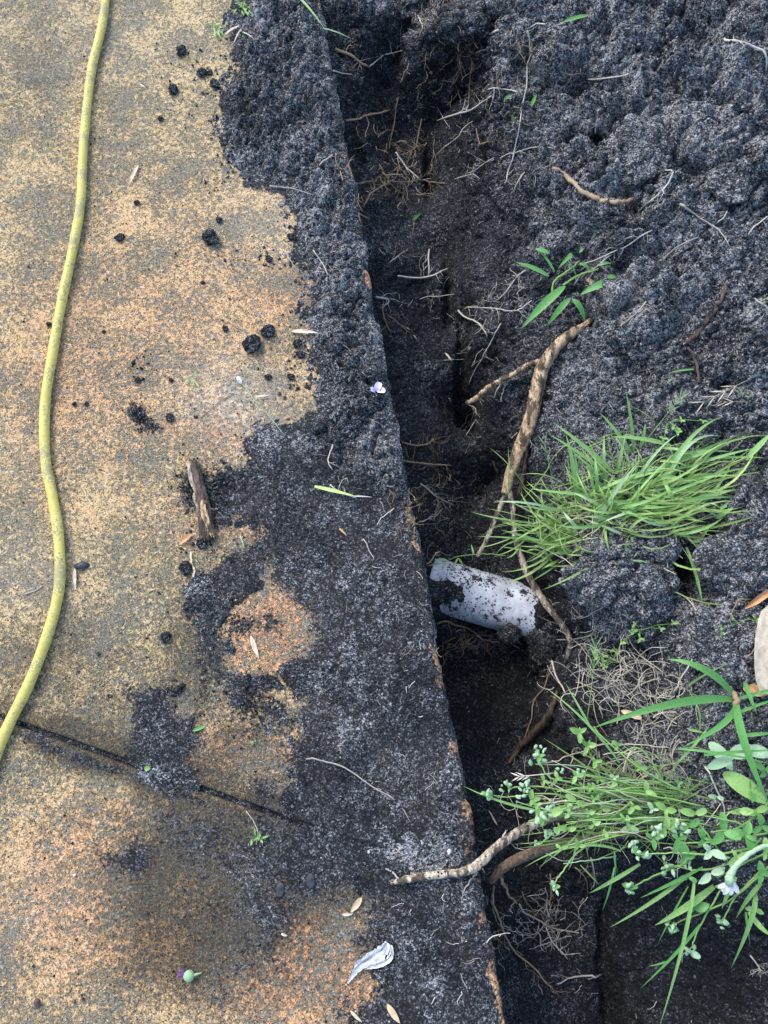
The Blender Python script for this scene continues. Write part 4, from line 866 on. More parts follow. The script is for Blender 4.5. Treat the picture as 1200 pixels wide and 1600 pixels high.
tangle(40, 690, 15, 30, 22, 'frayed rootlets at the head of the trench', L=22, w=.7)
tangle(45, 665, 790, 26, 36, 'web of rootlets beside the path edge above the pipe', L=30, w=.7, lift=.02)
tangle(45, 835, 1440, 45, 30, 'web of rootlets under the brown root', L=30, w=.8, lift=.025, mat=MFPALE)
tangle(30, 730, 1000, 45, 8, 'rootlets under the white pipe', 1.2, .9, 22, .8, lift=.02)
tangle(30, 700, 660, 45, 45, 'rootlets around the black crevice', L=26, w=.7, mat=MFDARK)
tangle(60, 980, 700, 160, 110, 'rootlets caught on the bank', L=20, w=.55, mat=MFPALE, lift=.004)
tangle(40, 900, 980, 40, 30, 'frayed rootlets under the clods', 1.8, 1.0, 22, .7, mat=MFPALE, lift=.01)
tangle(50, 820, 470, 60, 45, 'fine rootlets on the trench wall', 2.4, .9, 24, .5, mat=MFPALE, lift=.004)
# ------------------------------------------------------------------ plants
def arc(p0, p1, sag, n=9, mid=None):
    p0, p1 = Vector(p0), Vector(p1)
    if mid is None: mid = (p0 + p1) * .5 + Vector((0, 0, sag))
    else: mid = Vector(mid) * 2 - (p0 + p1) * .5
    return [(1 - t) ** 2 * p0 + 2 * t * (1 - t) * mid + t * t * p1 for t in [i / (n - 1) for i in range(n)]]
def bw(n, w, shape='blade'):
    if shape == 'blade': return [w * (.55 + .45 * math.sin(min(1, t * 2.2) * math.pi / 2)) * (1 - t ** 2.6) + w * .03 for t in [i / (n - 1) for i in range(n)]]
    if shape == 'leaf': return [w * (math.sin(math.pi * min(1, t ** .8 * .97 + .03)) ** .8) + w * .03 for t in [i / (n - 1) for i in range(n)]]
    if shape == 'oval': return [w * math.sqrt(max(0, 1 - (2 * t - 1.04) ** 2 * .95)) * .98 + w * .02 for t in [i / (n - 1) for i in range(n)]]
def blade(parent, a, b, w, za=.0, zb=.04, sag=.02, mid=None, mat=None, name='blade', fold=.3, roll=0, mb=None, shape='blade', n=10):
    p0 = P(a[0], a[1], za); p1 = P(b[0], b[1], zb); m = P(mid[0], mid[1], mid[2]) if mid else None
    pts = arc(p0, p1, sag, n, m); t = p1 - p0; side = Vector((t.y, -t.x, 0)); side = side if side.length > 1e-6 else Vector((1, 0, 0))
    side = side.normalized() + Vector((0, 0, roll)); own = mb is None; mb = mb or MB()
    mb.ribbon(pts, bw(n, w * .001, shape), side, fold)
    if own: return mb.build(name, mat or MG, parent)
# --- middle grass tuft
tuft = empty('grass_tuft', P(960, 800, .0), 'large clump of bright green grass on the bank above the crumbly clod', 'grass tuft')
for a, b, w, za, zb, sag in [((962,742),(864,660),8,.015,.05,.012),((950,742),(857,678),7,.015,.05,.01),((903,795),(884,678),10,.0,.05,.02),((990,705),(978,612),6,.015,.06,.01),((988,712),(937,645),8,.015,.06,.012),
    ((1048,696),(955,682),9,.03,.05,.015),((905,792),(897,700),5,.0,.04,.01),((930,775),(915,720),5,.0,.05,.01),((1000,700),(1008,662),6,.02,.05,.01),((1165,718),(1206,675),10,.05,.05,.01),((1125,795),(1204,752),8,.03,.05,.01),
    ((1035,700),(1085,712),6,.03,.05,.015),((1040,730),(1120,703),7,.02,.05,.02),((1070,785),(1150,765),9,.02,.05,.015),((985,820),(985,865),5,.01,.02,.015),((1060,735),(1180,700),6,.02,.06,.02),((1000,790),(1130,740),6,.02,.06,.02),
    ((1030,800),(1090,812),5,.02,.03,.012),((1020,785),(1100,800),6,.02,.04,.015),((1010,770),(1180,728),6,.02,.05,.025),((900,872),(858,836),9,-.03,.01,.015),((895,868),(783,828),8,-.03,.01,.02),((903,866),(858,866),8,-.03,.0,.02),((860,860),(868,845),9,-.02,.0,.01),
    ((880,850),(745,838),4,-.02,.0,.02),((890,835),(790,780),4,-.02,.02,.01),((1045,698),(1068,760),4,.03,.03,.01),((940,795),(880,745),4,.0,.04,.015),((960,790),(905,720),4,.0,.05,.015),((1150,760),(1192,795),4,.04,.03,.01),
    ((1080,720),(1200,716),5,.03,.05,.02),((1060,710),(1140,706),5,.03,.05,.02),((1120,810),(1150,790),6,.03,.04,.01),((1090,790),(1125,812),6,.03,.03,.01)]:
    blade(tuft, a, b, w, za, zb, sag, roll=random.uniform(-.3, .3))
for _ in range(46):
    a = (random.gauss(975, 50), random.gauss(788, 24)); ang = random.choice((random.uniform(-35, 5), random.uniform(-60, 0), random.uniform(190, 290), random.uniform(150, 200))); L = random.uniform(60, 170) * (.6 if ang > 100 else 1)
    b = (a[0] + L * math.cos(R(ang)), a[1] + L * math.sin(R(ang))); bend = random.gauss(0, .12) * L
    blade(tuft, a, b, random.uniform(4, 7.5), .0, random.uniform(.01, .05), mid=((a[0] + b[0]) / 2 + bend * .3, (a[1] + b[1]) / 2 + bend, random.uniform(.03, .06)), mat=random.choice((MG, MG, MGP)), roll=random.uniform(-.7, .7))
mb = MB()
for _ in range(430):
    u = random.random()
    a = (random.gauss(975, 62), random.gauss(790, 30))
    if u < .50: ang = random.uniform(-45, 12); L = random.uniform(35, 185)
    elif u < .74: a = (random.gauss(895, 34), random.gauss(838, 22)); ang = random.uniform(130, 265); L = random.uniform(25, 120) * random.uniform(.6, 1.1)
    elif u < .86: a = (random.gauss(950, 60), random.gauss(770, 25)); ang = random.uniform(195, 310); L = random.uniform(30, 90)
    else: ang = random.uniform(0, 360); L = random.uniform(15, 60)
    b = (a[0] + L * math.cos(R(ang)), a[1] + L * math.sin(R(ang)))
    if b[0] > 1250: continue
    za = .0 if a[0] > 930 else -.03
    zb = za + random.uniform(.005, .05); bend = random.gauss(0, .13) * L; an = R(ang + 90)
    m = ((a[0] + b[0]) / 2 + bend * math.cos(an), (a[1] + b[1]) / 2 + bend * math.sin(an), max(za, zb) * .7 + random.uniform(.004, .03))
    blade(None, a, b, random.choice((1.4, 1.8, 2.2, 2.8, 3.6, 4.6)), za - .01, zb, mid=m, fold=.3, mb=mb, n=7, roll=random.uniform(-.8, .8))
o = mb.build('fine_blades', MGF, tuft); o['kind'] = 'stuff'
mb = MB()
for _ in range(170):
    a = (random.gauss(965, 55), random.gauss(822, 26)); ang = random.uniform(0, 360); L = random.uniform(20, 80)
    mb.tube(arc(P(*a, .005), P(a[0] + L * math.cos(R(ang)), a[1] + L * math.sin(R(ang)) * .6, random.uniform(.0, .02)), random.uniform(.0, .015), 5), [.0006] * 5, 3, close=False)
mb.build('dead_blades', MSTRAW, tuft)['kind'] = 'stuff'
def spike(parent, base, tip, zb, zt, nsp, L, mat=MG, wstem=.6):
    p0, p1 = P(*base, zb), P(*tip, zt); pts = arc(p0, p1, .01, 8)
    MB().tube(pts, rlist([wstem, wstem * .6], 8), 4).build('stalk', mat, parent)
    for i in range(nsp):
        q = pts[-1 - int(i * .5)] if i < 6 else pts[-4]; t = (pts[-1] - pts[-3]).normalized(); s = Matrix.Rotation((-1) ** i * .45, 3, 'Z') @ t
        MB().ribbon([q, q + s * L * .0005, q + s * L * .001], [.0006, .0022, .0002], Vector((-s.y, s.x, .2)), .3).build('spikelet', mat, parent)
spike(tuft, (870, 790), (851, 695), -.01, .05, 3, 20); spike(tuft, (1000, 700), (1062, 622), .02, .06, 6, 20)
for a in ([(905,700),(878,738)],):
    pass
# --- blades hanging in the hollow below
hb = empty('grass_tuft', P(1070, 850, .0), 'few dark green blades drooping into the hollow right of the clod', 'grass tuft')
for a, b, w, za, zb in [((1072,855),(1098,945),6,.01,.02),((1052,885),(1047,925),4,.0,.01),((1080,848),(1116,840),7,.01,.02),((1090,846),(1108,822),5,.01,.03),((983,876),(1015,880),3,.03,.035)]:
    blade(hb, a, b, w, za, zb, .012, mat=MG)
# --- broad leaved grass sprout on the upper bank
sp = empty('broad_grass_sprout', P(890, 440, .0), 'uprooted sprout with wide green blades on the upper bank', 'weed')
for a, b, w, za, zb, sag, sh in [((858,432),(806,410),9,.03,.045,.008,'leaf'),((866,424),(838,388),5,.03,.04,.01,'blade'),((858,396),(836,389),8,.045,.045,.004,'leaf'),((883,447),(815,513),15,.03,.0,.02,'leaf'),((891,466),(855,509),11,.03,.0,.018,'leaf'),((894,468),(914,504),11,.03,.0,.02,'leaf'),((958,440),(906,461),14,.03,.015,.015,'leaf'),
    ((895,398),(872,420),6,.04,.03,.01,'leaf'),((893,396),(880,412),5,.04,.03,.01,'blade'),((905,412),(925,425),7,.03,.02,.01,'leaf'),((935,415),(955,412),6,.03,.03,.008,'leaf'),((948,436),(962,432),9,.035,.03,.006,'leaf'),((900,430),(880,400),3,.03,.045,.01,'blade'),((905,395),(912,388),5,.04,.04,.004,'leaf')]:
    blade(sp, a, b, w, za, zb, sag, mat=MGB, name='leaf' if sh == 'leaf' else 'blade', shape=sh, n=12)
for a in ([(862,470,.02),(866,440,.03),(885,425,.035),(905,408,.03)], [(880,445,.03),(905,430,.03),(935,420,.03)]):
    q = rootpath(a, n=5, jit=.0005); MB().tube(q, rlist([2, 1.5], len(q)), 6).build('stem', MWEED, sp)
q = rootpath([(918,436,.03),(925,446,.025),(929,458,.012)], n=4); MB().tube(q, rlist([4.5, 4.8, 3.5], len(q)), 8, .15).build('root_stub', MROOT, sp)
# --- single leaves lying about
def litter(name, a, b, w, mat, label, cat='leaf', shape='leaf', lift=.003, arch=.004, fold=.3, group=None, twist=0):
    w *= .82 if w < 14 else 1; p0, p1 = on(*a, lift), on(*b, lift); pts = arc(p0, p1, arch, 9); t = p1 - p0; side = Vector((t.y, -t.x, twist)).normalized() if t.length > 0 else Vector((1, 0, 0))
    return tag(MB().ribbon(pts, bw(9, w * .001, shape), side, fold, 5).build(name, mat), label, cat, group)
litter('green_leaf', (918,26), (876,40), 11, MGB, 'bright green leaf blade near the top of the bank', lift=.006)
litter('green_leaf', (788,160), (799,150), 11, MGB, 'small bright oval leaf on the upper trench wall')
litter('green_leaf', (799,180), (806,212), 9, MGD, 'dull green leaf tucked behind the long white root')
litter('green_leaf', (829,168), (838,148), 8, MGB, 'small green leaf right of the long white root')
litter('green_leaf', (644,346), (658,334), 9, MGD, 'dark green leaf on the floor of the upper trench')
litter('green_leaf', (843,992), (853,1000), 3, MG, 'tiny green sliver beside the grey root branch')
litter('green_leaf', (302,1142), (321,1134), 7, MGB, 'cut green leaf piece on the slab above the joint', shape='oval', arch=.001)
litter('green_leaf', (226,1201), (236,1200), 9, MWEED, 'tiny round green leaf in the joint', shape='oval', arch=.001)
litter('green_leaf', (394,1158), (396,1165), 5, MGB, 'tiny green speck of leaf on the smeared soil')
litter('green_strip', (492,762), (556,777), 8, m_thin('yellow_green', (.30, .45, .10), (.50, .62, .22)), 'torn yellow green blade lying on the spilled soil', 'grass blade', 'blade', .007, .002, .3)
litter('straw_tip', (552,776), (582,779), 3, MFPALE, 'white thread end of the torn green blade', 'straw', 'blade', .005)
for a, b, w, m, lab in [((217,260),(202,292),8,MDRYP,'curved pale dry leaf sliver on the upper path'),((456,519),(497,521),9,MDRYP,'tan straw leaf at the spill edge beside the clod pair'),((118,889),(119,920),7,MDRYP,'thin tan seed husk just right of the hose'),((392,994),(405,1030),9,MDRYP,'pale dry leaf on the orange island'),
    ((220,134),(228,140),4,MDRYP,'tiny tan husk near the top left'),((203,57),(196,52),4,MDRYP,'tiny straw flake by the top of the hose'),((565,1402),(548,1425),10,MDRY,'tan dry leaf standing on the lower spill'),((535,1428),(552,1427),5,MDRYP,'pale sliver under the tan dry leaf'),
    ((300,835),(280,852),11,MDRYO,'brown dry leaf tip by the foot of the rotten wood'),((548,1578),(566,1596),5,MDRYP,'pale sliver at the bottom of the spill'),((605,1568),(625,1598),10,MDRY,'brown dry leaf at the bottom edge'),((520,648),(524,662),5,MDRYP,'tiny pale flake on the spill below the petal'),
    ((696,552),(706,566),5,MDRYP,'small curled pale husk on the trench floor'),((635,513),(640,518),3,MDRYP,'tiny pale husk near the path edge in the trench'),((646,525),(651,533),3,MDRYP,'tiny pale husk lower on the trench floor'),((752,1355),(757,1365),3,MDRYP,'pale flake by the root'),((770,720),(778,740),9,MDRYO,'brown leaf tucked in the black crevice'),
    ((776,1290),(762,1265),4,MDRYP,'grey husk on the trench floor by the weeds'),((530,826),(542,838),4,MDRYO,'reddish flake on the spill under the blade strip'),((440,1458),(450,1461),4,MDRYP,'white straw fragment on the lower slab'),((333,795),(325,800),3,MDRY,'brown flake beside the wood'),((440,1078),(446,1083),4,MDRYP,'tan flake at the end of the black soil flake')]:
    litter('dry_leaf', a, b, w, m, lab, 'dry leaf', group='dry leaf slivers')
litter('dry_leaf', (1190,955), (1186,1085), 52, MDRYP, 'large pale beige leaf at the right edge of the bank', 'dry leaf', 'oval', .03, .012, .25)
litter('dry_leaf', (1164,955), (1206,912), 12, MDRYO, 'curled orange brown leaf at the right edge above the pale leaf', 'dry leaf', 'leaf', .012, .016, .9)
litter('dry_leaf', (1160,1074), (1200,1085), 17, MDRYO, 'brown dry leaf under the pale beige leaf', 'dry leaf', 'leaf', .004, .006, .3)
litter('dry_leaf', (970,1112), (1000,1125), 12, MDRY, 'tan dead leaf within the dried mat', 'dry leaf', 'oval', .008, .006, .3)
q = rootpath([(298,862,.004),(300,880,.005),(304,890,.004),(302,902,.003)], n=6, jit=.0005)
tag(MB().ribbon(q, [.0035] * len(q), Vector((1, 0, .4)), .4).build('dry_leaf', MDRYP), 'twisted pale straw under the rotten wood', 'dry leaf', 'dry leaf slivers')
# twigs and slender weed stems on the slab
fil([(365,614),(350,625),(330,638),(312,652)], .8, .6, MFBROWN, 'thin_twig', 'dark thin twig on the pale scraped patch', br=0, lift=.002, jit=.0008, kind='twig')
wd = empty('weed_stalk', on(405, 640), 'slender green weed stalk with white tip on the pale scraped patch', 'weed')
q = rootpath([(372,592,.004),(385,608,.004),(400,628,.004),(420,650,.003),(445,680,.003)], n=5, jit=.0005)
MB().tube(q, rlist([1.0, .9, .6], len(q)), 5).build('stem', MWEEDP, wd)
blade(wd, (377,600), (371,588), 7, .004, .006, .002, mat=MWHITE, name='tip', shape='oval')
blade(wd, (400,620), (420,618), 4, .004, .005, .003, mat=MSTRAW, name='leaf', shape='leaf')
for px_, py_, n_, L_, lab in [(300,593,5,13,'tiny green seedling beside the weed stalk'),(382,12,16,16,'small moss sprig at the top edge of the spill'),(338,48,14,14,'small moss sprig left of the top spill'),(402,1310,9,14,'thin green seedling on the lower slab near the joint')]:
    sd_ = empty('seedling', on(px_, py_), lab, 'seedling')
    for k in range(n_):
        a = random.uniform(0, 360); l = random.uniform(.4, 1) * L_
        o0 = (px_ + random.gauss(0, 4), py_ + random.gauss(0, 5))
        blade(sd_, o0, (o0[0] + l * math.cos(R(a)), o0[1] + l * math.sin(R(a))), 3.2, .003, .009, .003, mat=MWEED, name='leaf', shape='leaf', n=6)
fil([(384,1268),(392,1275),(400,1290),(402,1320)], .9, .7, MSTRAW, 'straw', 'thin dry stalk joined by the lower seedling', br=1, lift=.003, kind='straw')
tg = empty('grass_sprig', P(505, 40, .02), 'thin green blade bent over the upper spill', 'grass blade')
blade(tg, (458,-12), (508,46), 5, .03, .03, .012, mat=MG); blade(tg, (504,44), (549,61), 4, .03, .0, .006, mat=MWEEDP)
ts = empty('straw_bundle', on(368, 48), 'frayed tan straw at the top edge of the spill', 'straw')
for a, b, w, m in [((352,54),(376,40),6,MDRYP),((366,66),(378,44),3,MDRY),((376,44),(404,56),3,MFDARK),((378,50),(398,62),3,MSTRAW)]:
    blade(ts, a, b, w, .004, .012, .006, mat=m, name='straw')
tw = litter('green_strand', (515,453), (540,475), 2, MGD, 'faint thread', 'straw') if False else None
for a, b, lab in [((260,727),(275,741),'thin green sliver left of the rotten wood'),((376,838),(383,858),'short green sliver right of the rotten wood')]: litter('green_sliver', a, b, 2.4, MWEEDP, lab, 'grass blade', 'blade')
fil([(40,927),(55,923),(68,917)], .9, .6, MFPALE, 'straw', 'pale short straw left of the hose', br=0, lift=.002, kind='straw')
# right edge blades of the bank
ra = empty('grass_sprig', P(1180, 480, .06), 'green blade poking in at the right edge of the bank', 'grass blade'); blade(ra, (1210,462), (1165,490), 8, .06, .06, .01)
ra = empty('grass_sprig', P(1060, 580, .04), 'small green blade lying on the bank above the tuft', 'grass blade'); blade(ra, (1084,577), (1044,583), 4, .03, .04, .006); blade(ra, (1050,590), (1042,600), 3, .03, .04, .006)
dg = empty('dry_grass_stalk', P(1150, 620, .03), 'dry seeding grass stalk lying on the bank by the right edge', 'dry grass')
spike(dg, (1210, 575), (1100, 628), .04, .045, 8, 26, MSTRAW, .7); spike(dg, (1200, 632), (1135, 628), .04, .04, 4, 20, MSTRAW, .5)
blade(dg, (1160, 625), (1152, 605), 4, .04, .06, .01, mat=MG); blade(dg, (1165, 628), (1176, 612), 4, .04, .06, .01, mat=MG)
# ------------------------------------------------------------------ the lower weeds
def leafcluster(parent, px, py, z, n, L, mat, name='leaf', spread=360, rot=0):
    for k in range(n):
        a = R(rot + spread * k / n + random.uniform(-35, 35)); l = L * random.uniform(.45, 1.0)
        p0 = P(px, py, z); d = Vector((math.cos(a), -math.sin(a), random.uniform(-.1, .5))).normalized(); p1 = p0 + d * l * .001
        MB().ribbon(arc(p0, p1, l * .00018, 7), bw(7, l * random.uniform(.00042, .0006), random.choice(('leaf', 'oval'))), Vector((d.y, -d.x, random.uniform(-.3, .3))), .35).build(name, mat, parent)
def budcluster(parent, px, py, z, n, r):
    import bmesh
    mb = MB()
    for k in range(n):
        c = P(px, py, z) + Vector([random.gauss(0, r * .0009) for _ in range(3)]); rr = r * .001 * random.uniform(.45, .75)
        d = Vector((random.gauss(0, 1), random.gauss(0, 1), random.uniform(0, 1.3))).normalized()
        mb.tube([c - d * rr * 1.1, c - d * rr * .5, c + d * rr * .4, c + d * rr * 1.3, c + d * rr * 1.8], [rr * .25, rr * .8, rr * .85, rr * .4, rr * .1], 6)
    return mb.build('bud', MWEEDP, parent)
def stem(parent, pts, w0, w1, mat=MWEED):
    q = rootpath([p if len(p) == 3 else (*p, .03) for p in pts], n=6, jit=.0004); MB().tube(q, rlist([w0, w1], len(q)), 5).build('stem', mat, parent); return q
# thing 1: chickweed reaching left over the trench
w1 = empty('chickweed', P(960, 1260, -.04), 'pale green budded weed reaching left over the trench, longest stems', 'weed')
S1 = [[(1010,1275,.0),(930,1262,.02),(860,1240,.03),(800,1245,.03),(764,1242,.03)],[(990,1270,.0),(900,1240,.02),(830,1228,.03),(795,1232,.03)],[(1000,1280,.0),(920,1275,.02),(846,1272,.03)],[(960,1262,.0),(900,1225,.03),(860,1215,.04),(840,1185,.04)],
  [(1000,1300,.0),(930,1290,.01),(870,1300,.02),(842,1320,.02)],[(960,1300,-.01),(905,1330,.0),(880,1360,.0),(864,1384,.0)],[(1060,1240,.01),(960,1235,.03),(890,1245,.03)],[(1040,1260,.01),(980,1225,.03),(905,1208,.04)],[(1060,1280,.01),(960,1280,.03),(885,1285,.03)],
  [(1080,1245,.02),(1000,1200,.05),(940,1150,.06),(928,1135,.05)],[(1100,1260,.02),(1000,1240,.04),(900,1232,.04)],[(1040,1225,.02),(1000,1170,.05),(965,1180,.05)],[(850,1290,.02),(865,1265,.03),(900,1255,.03)],[(1000,1255,.01),(920,1232,.04),(870,1237,.04)]]
for s_ in S1: stem(w1, s_, 1.5, .8)
for px_, py_, z_, n_, r_ in [(762,1242,.03,7,5),(790,1230,.03,5,4.5),(822,1226,.035,9,5),(812,1240,.03,5,4.5),(843,1186,.04,9,5.5),(845,1272,.03,14,6),(858,1262,.03,8,5),(842,1320,.02,4,4),(864,1384,.0,6,5),(858,1300,.02,8,4.5),(850,1170,.045,4,4),(905,1208,.04,5,4),(875,1205,.04,4,4)]: budcluster(w1, px_, py_, z_, n_, r_)
for px_, py_, z_, n_, L_ in [(830,1250,.03,3,17),(846,1276,.03,5,15),(880,1262,.03,2,24),(887,1296,.03,2,24),(900,1212,.04,3,15),(843,1180,.04,3,12),(762,1242,.03,3,11),(795,1232,.03,3,10),(865,1383,.0,3,11),(900,1252,.03,2,22),(930,1190,.04,3,13),(905,1145,.03,4,16),(918,1165,.02,4,17),(870,1215,.03,3,13),(935,1240,.03,3,14),(965,1165,.04,3,12)]: leafcluster(w1, px_, py_, z_, n_, L_, MWEED)
for _ in range(34):
    a = (random.gauss(1010, 45), random.gauss(1262, 30)); ang = random.uniform(160, 215); L = random.uniform(60, 170)
    b = (a[0] + L * math.cos(R(ang)), a[1] + L * math.sin(R(ang)) * .7)
    if b[0] < 800: continue
    stem(w1, [(a[0], a[1], .0), ((a[0] + b[0]) / 2, (a[1] + b[1]) / 2 - random.uniform(-8, 12), .03), (b[0], b[1], .03)], 1.0, .6, random.choice((MWEED, MWEEDP, MSTRAW)))
    if random.random() < .6: leafcluster(w1, b[0], b[1], .03, 3, 12, MWEED)
# thing 2: weed at right with round leaves
w2 = empty('round_leaved_weed', P(1140, 1300, -.01), 'dense bright weed with many rounded leaves at the lower right', 'weed')
S2 = [[(1205,1300,.03),(1130,1314,.04),(1055,1318,.04)],[(1205,1318,.02),(1120,1335,.04),(1060,1332,.04),(995,1335,.03)],[(1190,1310,.02),(1150,1345,.02),(1090,1360,.02),(1045,1350,.02)],[(1205,1350,.02),(1150,1400,.01),(1100,1425,.0),(1048,1445,-.01)],
  [(1160,1330,.02),(1120,1400,.0),(1090,1455,-.02),(1078,1488,-.03)],[(1200,1270,.03),(1150,1265,.04),(1120,1290,.04)],[(1190,1360,.01),(1150,1400,.0),(1128,1440,-.01)],[(1080,1345,.02),(1020,1370,.0),(986,1388,-.01)],[(1205,1250,.03),(1160,1290,.04),(1110,1300,.04)],
  [(1000,1282,.02),(1060,1281,.03),(1100,1283,.03)],[(1085,1280,.03),(1110,1310,.03),(1140,1350,.02)],[(1205,1330,.03),(1170,1345,.03),(1120,1372,.02)],[(1180,1300,.03),(1150,1285,.05),(1085,1272,.04)]]
for s_ in S2: stem(w2, s_, 1.7, .9)
for px_, py_, z_, n_, r_ in [(985,1388,-.01,9,6),(1046,1445,-.01,7,5),(1078,1488,-.03,6,5),(1126,1440,-.01,6,5),(998,1336,.03,10,6),(1040,1352,.02,8,6),(1060,1290,.04,10,6),(1030,1300,.04,9,6),(1075,1350,.02,8,5),(1130,1352,.03,5,5),(990,1320,.03,5,5)]: budcluster(w2, px_, py_, z_, n_, r_)
for px_, py_, z_, n_, L_ in [(1070,1340,.035,4,30),(1086,1272,.04,2,22),(1075,1292,.035,2,26),(1130,1300,.04,4,30),(1180,1268,.04,3,26),(1155,1268,.04,3,22),(1110,1365,.03,3,26),(1165,1305,.045,6,26),(1190,1290,.05,4,28),(1195,1330,.05,5,26),(1150,1340,.04,5,24),(1110,1330,.04,4,22),(1040,1295,.04,5,22),(1060,1310,.04,5,22),(1020,1310,.035,4,20),(1000,1335,.03,4,16),(1085,1420,.0,2,22),(1128,1438,-.01,3,18),(1046,1445,-.01,3,15),(1078,1486,-.03,3,15),(986,1386,-.01,3,15),
    (1190,1365,.03,4,22),(1135,1385,.01,3,22),(1175,1235,.03,4,22),(1195,1205,.03,4,26),(1040,1265,.03,4,18),(990,1260,.03,4,18),(1010,1235,.03,4,16),(980,1290,.02,4,18),(1060,1225,.03,4,16),(1000,1200,.03,4,14),(1120,1245,.02,3,16),(1180,1420,.0,3,20),(960,1215,.02,4,16),(940,1265,.02,4,16),(1100,1310,.04,5,18),(1075,1370,.02,3,16),(950,1300,.01,3,18),(1020,1265,.03,4,16)]: leafcluster(w2, px_, py_, z_, max(2, int(n_ * .75)), L_, random.choice((MWEED, MWEED, MWEEDP, MGB)))
# thing 3: broad grass plant
w3 = empty('broad_grass_plant', P(1145, 1095, .03), 'wide bladed grass plant with long arching blades above the round leaved weed', 'grass plant')
for a, b, w, za, zb, mid in [((1145,1093),(925,1138),13,.04,.04,(1050,1100,.075)),((1146,1086),(1042,1030),12,.04,.05,(1100,1046,.07)),((1150,1095),(1204,1262),13,.04,.06,(1164,1165,.08)),((1148,1098),(1065,1168),10,.04,.04,(1130,1130,.06)),((1164,1066),(1183,1116),8,.04,.06,(1170,1085,.06)),
    ((1150,1092),(1230,1072),6,.04,.06,(1190,1082,.06)),((1140,1120),(1222,1090),5,.04,.05,(1180,1103,.06)),((1155,1150),(1215,1145),6,.04,.05,(1185,1147,.06)),((1100,1180),(1215,1172),5,.04,.05,(1150,1175,.06)),((1060,1170),(1210,1195),4,.04,.05,(1130,1178,.06))]:
    blade(w3, a, b, w, za, zb, mid=mid, mat=MGB, fold=.25, n=14)
q = rootpath([(1140,1075,.035),(1150,1095,.045),(1148,1115,.035)], n=4); MB().tube(q, rlist([4, 5, 3], len(q)), 8, .1).build('crown', MFBROWN, w3)
# thing 4: two wide leaves
w4 = empty('broad_leaved_weed', P(1150, 1210, .0), 'weed with two wide oval grey green leaves under the arching blades', 'weed')
for a, b, w, za, zb in [((1108,1160),(1145,1205),19,.01,.02),((1130,1208),(1198,1256),25,.02,.03),((1140,1180),(1175,1165),20,.03,.04),((1105,1200),(1150,1178),14,.03,.045),((1165,1170),(1205,1180),18,.03,.04)]:
    blade(w4, a, b, w, za, zb, .012, mat=MWEED if w > 22 else MWEEDP, name='leaf', shape='leaf', fold=.25, n=14)
# thing 5: narrow grass of the lower right
w5 = empty('grass_tuft', P(1120, 1380, .0), 'narrow bladed grass drooping over the dark soil at the lower right', 'grass tuft')
for a, b, w, za, zb, mid in [((1078,1365),(953,1449),6,.01,-.02,(1020,1408,.01)),((1098,1355),(1000,1403),5,.02,.0,(1045,1382,.02)),((1115,1385),(1023,1446),11,.0,-.02,(1070,1418,.01)),((1085,1372),(1030,1605),6,.02,-.03,(1068,1470,.02)),((1093,1445),(1000,1545),5,.0,-.05,(1055,1490,.0)),((1180,1395),(1142,1513),8,.01,-.03,(1172,1440,.02)),
    ((1170,1425),(1206,1462),8,.0,.01,(1188,1448,.01)),((1000,1350),(920,1396),6,.0,-.03,(955,1377,.0)),((960,1355),(941,1424),3.5,.0,-.05,(952,1390,-.01)),((960,1330),(962,1372),3,.0,-.03,(961,1350,.0)),((1190,1380),(1150,1435),7,.01,-.01,(1170,1402,.02)),((1047,1500),(1012,1510),2.5,-.03,-.04,(1030,1506,-.03)),((1165,1425),(1172,1475),4,.0,-.03,(1168,1450,.0)),
    ((1075,1385),(1028,1475),3,.01,-.03,(1050,1430,.0)),((1150,1370),(1128,1420),7,.02,.0,(1136,1398,.02))]:
    blade(w5, a, b, w, za, zb, mid=mid, mat=MG if w > 5 else MGB, n=12)
# thing 6: fine grass of the weed patch
w6 = empty('grass_tuft', P(990, 1260, -.02), 'thin bladed grass running through the budded weed over the dried mat', 'grass tuft')
for a, b, w, za, zb, mid in [((968,1192),(852,1074),4,.02,.05,(915,1128,.05)),((925,1140),(884,1068),3.5,.04,.06,(905,1105,.055)),((850,1268),(724,1228),4,.03,.02,(785,1253,.03)),((1075,1140),(1100,1145),4,.05,.05,(1088,1142,.05)),((1075,1072),(1142,1035),3,.03,.05,(1105,1052,.05)),((1093,1140),(1072,1075),3,.03,.04,(1090,1105,.04)),
    ((970,1330),(820,1355),4,.01,.0,(900,1322,.03)),((905,1300),(842,1355),3,.02,.0,(880,1325,.02)),((900,1310),(888,1360),3,.02,.0,(897,1335,.02)),((1060,1190),(1110,1130),4,.03,.05,(1088,1160,.05)),((910,1300),(920,1345),3,.02,-.02,(915,1320,.01))]:
    blade(w6, a, b, w, za, zb, mid=mid, mat=MG, n=12)
spike(w6, (917, 1125), (930, 1012), .03, .07, 7, 22, MG, .8); spike(w6, (865,1208), (812, 1213), .03, .03, 5, 14, MFPALE, .9)
mb = MB()
for _ in range(150):
    a = (random.gauss(1010, 55), random.gauss(1262, 34)); ang = random.choice((random.uniform(165, 205), random.uniform(110, 250), random.uniform(0, 360))); L = random.uniform(40, 150)
    b = (a[0] + L * math.cos(R(ang)), a[1] + L * math.sin(R(ang)) * .8)
    if b[0] < 800: continue
    blade(None, a, b, random.uniform(1.2, 2.6), random.uniform(-.03, .01), random.uniform(-.02, .04), random.uniform(.005, .03), fold=.2, mb=mb, n=6, roll=random.uniform(-.6, .6))
mb.build('fine_blades', MGF, w6)['kind'] = 'stuff'
